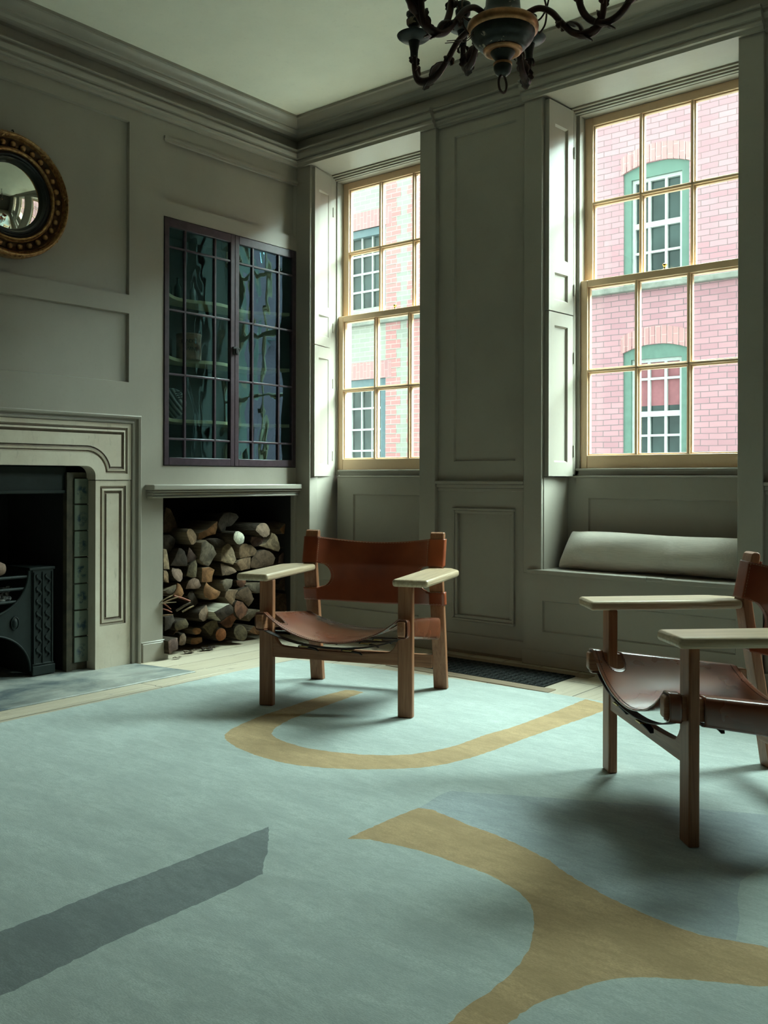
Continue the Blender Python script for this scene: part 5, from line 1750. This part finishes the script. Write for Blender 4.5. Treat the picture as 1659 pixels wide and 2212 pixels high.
        vv = [[mb.b.verts.new(ch((x, y, z))) for x, z in row] for y, row in rows]
        cen = (nc - 1) // 2
        for i in range(len(rows) - 1):
            ym = (rows[i][0] + rows[i + 1][0]) / 2
            for j in range(nc - 1):
                jm = abs((j + .5) - cen)
                if -.0165 < ym < .047 and jm > knots:
                    continue
                mb.b.faces.new((vv[i][j], vv[i][j + 1], vv[i + 1][j + 1], vv[i + 1][j]))
        return mb, rows, cen, knots
    mb, rows, cen, knots = seat_mesh()
    seat = mb.build('seat', M['leather'], root, smooth=True, angle=70)
    md = seat.modifiers.new('solid', 'SOLIDIFY')
    md.thickness = .0042
    md.offset = 0
    # stitching along the edges of the seat
    st = MB()
    def stitches(path, off=(0, 0, .0032)):
        p = [Vector(q) for q in path]
        acc = 0
        for a, b in zip(p, p[1:]):
            d = (b - a)
            if d.length < 1e-6: continue
            nst = max(1, int(d.length / .0075))
            for k in range(nst):
                s0, s1 = a + d * ((k + .15) / nst), a + d * ((k + .75) / nst)
                st.tube([s0 + Vector(off), s1 + Vector(off)], .0009, 4)
    for ri in (2, len(rows) - 3):
        y, row = rows[ri]
        stitches([ch((x, y, z)) for x, z in row[12:-12]])
    for s in (-1, 1):
        path = []
        for y, row in rows:
            if -.030 < y < .058:
                x, z = row[cen + s * (knots - 1)] if abs(y - .015) < .033 else row[cen + s * (knots + 2)]
                path.append(ch((x, y, z)))
        stitches(path)
    st.build('stitching', M['dark_thread'], seat)
    # straps and buckles under the seat
    for y, dz in ((-.018, 0), (.20, .005), (.38, .002)):
        mb = MB()
        rings = []
        zr = .379 - max(0, (y + .05)) * .125 - .036
        for k in range(25):
            u = k / 12 - 1
            z = .276 + dz + (zr - .276 - dz) * abs(u) ** 2.2 - (.05 * max(0, y))
            x = .322 * u
            rings.append([ch((x, y - .016, z - .002)), ch((x, y + .016, z - .002)), ch((x, y + .016, z + .002)), ch((x, y - .016, z + .002))])
        mb.loft(rings)
        sp = mb.build('strap', M['strap'], root, bevel=.001)
        for xb in (-.125, .075):
            u = abs(xb / .322)
            z = .276 + dz + (zr - .276 - dz) * u ** 2.2 - (.05 * max(0, y)) - .006
            mb = MB()
            for q in ((-.020, .020, -.020, -.015), (-.020, .020, .015, .020), (-.020, -.015, -.015, .015), (.015, .020, -.015, .015)):
                mb.box((xb + q[0]) * S, (xb + q[1]) * S, (y + q[2]) * S, (y + q[3]) * S, (z - .0022) * S, (z + .0022) * S)
            mb.build('buckle', M['brass'], sp, bevel=.001)
            mb = MB()
            mb.tube([ch((xb - .03, y, z - .002)), ch((xb + .02, y, z - .006)), ch((xb + .05, y, z - .010)), ch((xb + .062, y, z - .018))], [.011, .012, .011, .006], 6, flat=.3)
            mb.build('strap_tongue', M['strap'], sp, smooth=True)
    # ---- back sling: wraps the posts, with half-moon cut-outs
    def post_y(z):
        for (ya, za), (yb, zb) in zip(side, side[1:]):
            if za <= z <= zb:
                return ya + (yb - ya) * (z - za) / (zb - za)
        return side[-1][0]
    zs_ = [.408, .414, .424, .436, .448, .460, .470]
    nsl = 14
    z_lo, z_hi = .470, .592
    zs_ += [z_lo + (z_hi - z_lo) * k / nsl for k in range(1, nsl + 1)]
    zs_ += [.598, .61, .63, .65, .67, .69, .705, .714, .719]
    knots, outer = 18, 14
    rows = []
    for z in zs_:
        yp = post_y(z)
        xk = .276
        slot = z_lo <= z <= z_hi
        if slot:
            mid, hw = (z_lo + z_hi) / 2, (z_hi - z_lo) / 2
            xk = .280 - .056 * math.sqrt(max(0, 1 - ((z - mid) / hw) ** 2))
        full = []
        def body(x):
            u = min(1, x / .286)
            return yp + .030 - .034 * u ** 6 - .034 * 0 + .042 * (1 - u * u) - (.0 if u < 1 else 0)
        xs_ = [xk * k / knots for k in range(knots + 1)] + [xk + (.290 - xk) * k / 5 for k in range(1, 6)]
        for x in xs_:
            u = min(1, x / .290)
            zz = z
            if z > .60:
                zz = z - .026 * (1 - u * u) * ((z - .60) / .119)
            if z < .45:
                zz = z - .014 * (1 - u * u) * ((.45 - z) / .042)
            full.append((x, body(x), zz))
        # wrap: across the front face, round the outside and back
        yf, yb_ = yp - .004, yp + .038
        for k, (x, y) in enumerate(((.300, yf), (.315, yf), (.330, yf), (.345, yf), (.353, yf + .001), (.3565, yf + .005), (.3575, yf + .015), (.3575, yb_ - .010), (.3565, yb_ - .003), (.352, yb_), (.340, yb_ + .001), (.320, yb_ + .001), (.300, yb_ + .001), (.286, yb_ + .001))):
            full.append((x, y, z))
        row = [(-x, y, zz) for x, y, zz in reversed(full[1:])] + full
        rows.append((z, row))
    mb = MB()
    nc = len(rows[0][1])
    cen = (nc - 1) // 2
    vv = [[mb.b.verts.new(ch(p)) for p in row] for z, row in rows]
    for i in range(len(rows) - 1):
        zm = (rows[i][0] + rows[i + 1][0]) / 2
        for j in range(nc - 1):
            jm = abs((j + .5) - cen)
            if z_lo < zm < z_hi and jm > knots:
                continue
            mb.b.faces.new((vv[i][j], vv[i][j + 1], vv[i + 1][j + 1], vv[i + 1][j]))
    back = mb.build('backrest', M['leather_back'], root, smooth=True, angle=60)
    md = back.modifiers.new('solid', 'SOLIDIFY')
    md.thickness = .004
    md.offset = 0
    st = MB()
    def stitches2(path, side_=-1):
        p = [Vector(q) for q in path]
        for a, b in zip(p, p[1:]):
            d = b - a
            if d.length < 1e-6: continue
            nst = max(1, int(d.length / .0075))
            for k in range(nst):
                s0, s1 = a + d * ((k + .15) / nst), a + d * ((k + .75) / nst)
                st.tube([s0 + Vector((0, side_ * .0030, 0)), s1 + Vector((0, side_ * .0030, 0))], .0009, 4)
    z, row = rows[-2]
    stitches2([ch(p) for p in row[cen - knots - 4: cen + knots + 5]])
    for zi in (1, 6):
        z, row = rows[zi]
        for s in (-1, 1):
            stitches2([ch(row[cen + s * (knots + 5 + q)]) for q in range(0, 5)])
    for s in (-1, 1):
        stitches2([ch((row[cen + s * (knots + 2)][0] - s * .004, row[cen + s * (knots + 2)][1], z)) for z, row in rows if z > z_hi])
        stitches2([ch((row[cen + s * (knots - 1)][0], row[cen + s * (knots - 1)][1], z)) for z, row in rows if z_lo <= z <= z_hi])
    st.build('stitching', M['thread'], back)
    return root
chair = make_chair()
chair.location = (-2.5176, 2.7369, 0)
chair.rotation_euler.z = R(20.79)
tag(chair, 'oak and tan leather armchair in front of the log store', 'armchair', 'leather armchairs on the rug')
ch2 = copy_tree(chair)
ch2.location = (-1.1292, 2.5303, 0)
ch2.rotation_euler.z = R(-44.87)
ch2['label'] = 'oak and brown leather armchair at the picture edge, in front of the grey bolster'

# ================================================================ chandelier
M['chan_dark'] = plain('black_green_paint', (0.009, 0.012, 0.010), 0.42, var=.4, scale=25)
t = NT('flaking_black_paint')
n1 = t.noise(t.coord((1, 1, 2.2)), 11, 5, 0.6, .6)
n2 = t.noise(t.coord(), 40, 4, 0.6)
col = t.ramp(n2, [(0.3, (0.012, 0.014, 0.011)), (0.7, (0.035, 0.036, 0.026))])
col = t.mix(t.ramp(n1, [(0.575, (0, 0, 0)), (0.59, (1, 1, 1))]), col, (0.36, 0.29, 0.21))
t.bsdf(col, 0.42, 0.4, n2, 0.15, .003)
M['chan_bowl'] = t.m
M['chan_gilt'] = plain('rubbed_gilding', (0.42, 0.20, 0.085), 0.38, 0.55, var=.45, scale=30)
M['chan_iron'] = plain('red_brown_iron', (0.040, 0.014, 0.008), 0.42, 0.35, var=.6, scale=18)
dirx = fw * 1.0
def view_pt(px, py, depth):
    return Vector((0, 0, CAM_H)) + (fw + rt2 * ((px - 829.5) / FPX) + up2 * ((1106 - 70.855 - py) / FPX)) * depth
CD = 2.62
cc = view_pt(1086, 60, CD)                             # centre of the gilt rim
cl = empty('chandelier', (cc.x, cc.y, cc.z))
tag(cl, 'dark turned wood and iron chandelier with leafy scroll arms near the ceiling', 'chandelier')
kpx = CD / FPX                                         # metres per pixel at that distance
# bowl: gilt rim, black painted bowl, gilt ring, knop, ring
mb = MB()
mb.lathe([(.070, -.020), (.092, -.016), (.0995, -.010), (.1008, -.001), (.099, .008), (.092, .013), (.080, .015)], (0, 0, 0), 48)
mb.build('gilt_rim', M['chan_gilt'], cl, smooth=True, angle=60)
mb = MB()
mb.lathe([(.046, -.064), (.056, -.062), (.066, -.056), (.071, -.050), (.074, -.044), (.081, -.040), (.087, -.030), (.091, -.018), (.089, -.010)], (0, 0, 0), 48)
mb.build('bowl', M['chan_bowl'], cl, smooth=True, angle=40)
mb = MB()
mb.lathe([(.034, -.070), (.046, -.072), (.053, -.070), (.0555, -.065), (.052, -.060)], (0, 0, 0), 48)
mb.build('gilt_ring', M['chan_gilt'], cl, smooth=True, angle=60)
mb = MB()
mb.lathe([(.008, -.136), (.014, -.135), (.021, -.128), (.025, -.118), (.0258, -.110), (.021, -.102), (.0185, -.098), (.022, -.090), (.030, -.080), (.035, -.072), (.034, -.066)], (0, 0, 0), 40)
mb.build('finial', M['chan_bowl'], cl, smooth=True, angle=40)
mb = MB()
mb.lathe([(.021, -.108), (.0268, -.106), (.0268, -.101), (.021, -.099)], (0, 0, 0), 32)
mb.build('gilt_collar', M['chan_gilt'], cl, smooth=True)
mb = MB()
pts = []
rdir = rt * 0.72 + fw * 0.69
for k in range(25):
    a = 2 * PI * k / 24
    pts.append(rdir * .0175 * math.sin(a) + Vector((0, 0, -.159 + .0245 * math.cos(a))))
mb.tube(pts, .0034, 8, cap=False)
mb.build('hanging_ring', M['chan_iron'], cl, smooth=True)
# turned shaft above, up to the ceiling
zc = ZC - cc.z
mb = MB()
mb.lathe([(.078, .018), (.060, .030), (.050, .050), (.046, .10), (.030, .14), (.042, .20), (.062, .26), (.050, .34), (.024, .40), (.034, .46), (.020, .52), (.012, .56), (.012, zc - .03), (.05, zc - .02), (.055, zc)], (0, 0, 0), 32)
mb.build('shaft', M['chan_bowl'], cl, smooth=True, angle=40)
def leaf(parent, base, d, upv, L, w, curl, mat):
    """acanthus leaf: strip that curls over"""
    base, d, upv = Vector(base), Vector(d).normalized(), Vector(upv).normalized()
    sd = d.cross(upv).normalized()
    mb = MB()
    rings = []
    p = base.copy()
    ang = 0
    for k in range(9):
        u = k / 8
        dd = d * math.cos(ang) + upv * math.sin(ang)
        nn = upv * math.cos(ang) - d * math.sin(ang)
        ww = w * (math.sin(PI * (0.12 + .80 * u)) ** .7) * (1.0 + .18 * math.sin(u * 18))
        rings.append([p - sd * ww + nn * ww * .35, p - sd * ww * .4, p - nn * ww * .12, p + sd * ww * .4, p + sd * ww + nn * ww * .35])
        p = p + dd * (L / 8)
        ang += curl / 8
    vr = [[mb.b.verts.new(q) for q in r] for r in rings]
    for a, c in zip(vr, vr[1:]):
        for i in range(4):
            mb.b.faces.new((a[i], a[i + 1], c[i + 1], c[i]))
    o = mb.build('leaf', mat, parent, smooth=True, angle=70)
    md = o.modifiers.new('solid', 'SOLIDIFY')
    md.thickness = .0022
    return o
def smooth_path(pts, n=6):
    P = [Vector(p) for p in pts]
    out = []
    for i in range(len(P) - 1):
        p0, p1, p2, p3 = P[max(0, i - 1)], P[i], P[i + 1], P[min(len(P) - 1, i + 2)]
        for k in range(n):
            t_ = k / n
            out.append(0.5 * ((2 * p1) + (-p0 + p2) * t_ + (2 * p0 - 5 * p1 + 4 * p2 - p3) * t_ ** 2 + (-p0 + 3 * p1 - 3 * p2 + p3) * t_ ** 3))
    out.append(P[-1])
    return out
def arm(az, z_off=0.0, k=1.0):
    e = Vector((math.cos(az), math.sin(az), 0))
    def q(r, z): return e * r * k + Vector((0, 0, z + z_off))
    path = smooth_path([q(.075, .018), q(.112, .022), q(.150, .000), q(.182, -.040), q(.215, -.075), q(.250, -.088), q(.282, -.080), q(.298, -.050), q(.302, .000)], 6)
    mb = MB()
    n = len(path)
    mb.tube(path, [.0085 + .004 * math.sin(PI * min(1, max(0, (i / n - .45) / .4))) for i in range(n)], 10)
    a = mb.build('arm', M['chan_iron'], cl, smooth=True, angle=70)
    for base, d, upv, L, w, c in ((q(.262, -.086), e, Vector((0, 0, 1)), .078, .018, 2.7), (q(.245, -.085), -e * .1 + Vector((0, 0, 1)), -e, .075, .019, 2.0), (q(.225, -.080), e + Vector((0, 0, -.35)), Vector((0, 0, -1)), .05, .014, .6)):
        leaf(a, base, d, upv, L, w, c, M['chan_iron'])
    for s in (-1, 1):
        sd = e.cross(Vector((0, 0, 1))) * s
        for (r, z) in ((.301, -.006), (.178, -.036)):
            leaf(a, q(r, z), sd + Vector((0, 0, .1)), Vector((0, 0, 1)), .030, .009, -2.6, M['chan_iron'])
    mb = MB()
    c = q(.302, .056)
    mb.lathe([(.011, -.058), (.012, -.040), (.016, -.020), (.018, -.012), (.040, -.006), (.050, .002), (.052, .006), (.046, .008), (.012, .004)], c, 28)
    mb.build('drip_pan', M['chan_dark'], a, smooth=True, angle=40)
    mb = MB()
    mb.lathe([(.010, .004), (.020, .008), (.022, .018), (.016, .024), (.014, .030), (.023, .040), (.024, .052), (.020, .056), (.020, .064), (.024, .068), (.024, .074)], c, 24)
    mb.build('candle_cup', M['chan_bowl'], a, smooth=True, angle=40)
    return a
view_az = math.atan2(fw.y, fw.x)
right_az = math.atan2(rt.y, rt.x)
for phi, dz in ((-54, 0), (-128, 0), (-17, .085), (23, .04), (126, 0)):      # degrees to the right of straight away from the viewer
    arm(view_az - R(phi), dz)
def upper_arm(az, k=1.0):
    e = Vector((math.cos(az), math.sin(az), 0))
    def q(r, z): return e * r * k + Vector((0, 0, z))
    path = smooth_path([q(.040, .30), q(.10, .31), q(.17, .22), q(.215, .08), q(.245, -.03), q(.30, -.075), q(.36, -.055), q(.405, .03), q(.415, .12)], 6)
    mb = MB()
    mb.tube(path, .0095, 10)
    a = mb.build('arm', M['chan_iron'], cl, smooth=True, angle=70)
    for base, d, upv, L, w, c in ((q(.36, -.055), e + Vector((0, 0, .4)), Vector((0, 0, 1)), .075, .015, 1.6), (q(.30, -.078), e + Vector((0, 0, -.2)), Vector((0, 0, -1)), .04, .012, .8)):
        leaf(a, base, d, upv, L, w, c, M['chan_iron'])
    for s in (-1, 1):
        leaf(a, q(.23, .02), e.cross(Vector((0, 0, 1))) * s, Vector((0, 0, 1)), .03, .009, -2.6, M['chan_iron'])
upper_arm(view_az - R(127))
upper_arm(view_az + R(124), 0.80)
# thin wire scrolls and loose wires round the bowl
for s in (-1, 1):
    mb = MB()
    rr_ = rt * s
    p = [rr_ * .112 + Vector((0, 0, .10)), rr_ * .118 + Vector((0, 0, .04)) - fw * .03, rr_ * .114 + Vector((0, 0, -.005)) - fw * .03, rr_ * .098 + Vector((0, 0, -.028)) - fw * .02]
    mb.tube(smooth_path(p), .0028, 6)
    mb.build('wire_scroll', M['chan_iron'], cl, smooth=True)
    mb = MB()
    p = [rr_ * .135 + Vector((0, 0, .12)), rr_ * .125 + Vector((0, 0, .06)), rr_ * .108 + Vector((0, 0, .028)), rr_ * .092 + Vector((0, 0, .018))]
    mb.tube(smooth_path(p), .0026, 6)
    mb.build('wire_scroll', M['chan_iron'], cl, smooth=True)
for zz, ln in ((-.046, .05), (-.052, .055)):
    mb = MB()
    p = [-rt * .085 + Vector((0, 0, zz + .02)) - fw * .03, -rt * .105 + Vector((0, 0, zz)) - fw * .03, -rt * (.10 + ln * .8) + Vector((0, 0, zz - .004)) - fw * .03, -rt * (.11 + ln) + Vector((0, 0, zz - .006)) - fw * .03]
    mb.tube(smooth_path(p), .0013, 5)
    mb.build('loose_wire', M['chan_iron'], cl, smooth=True)
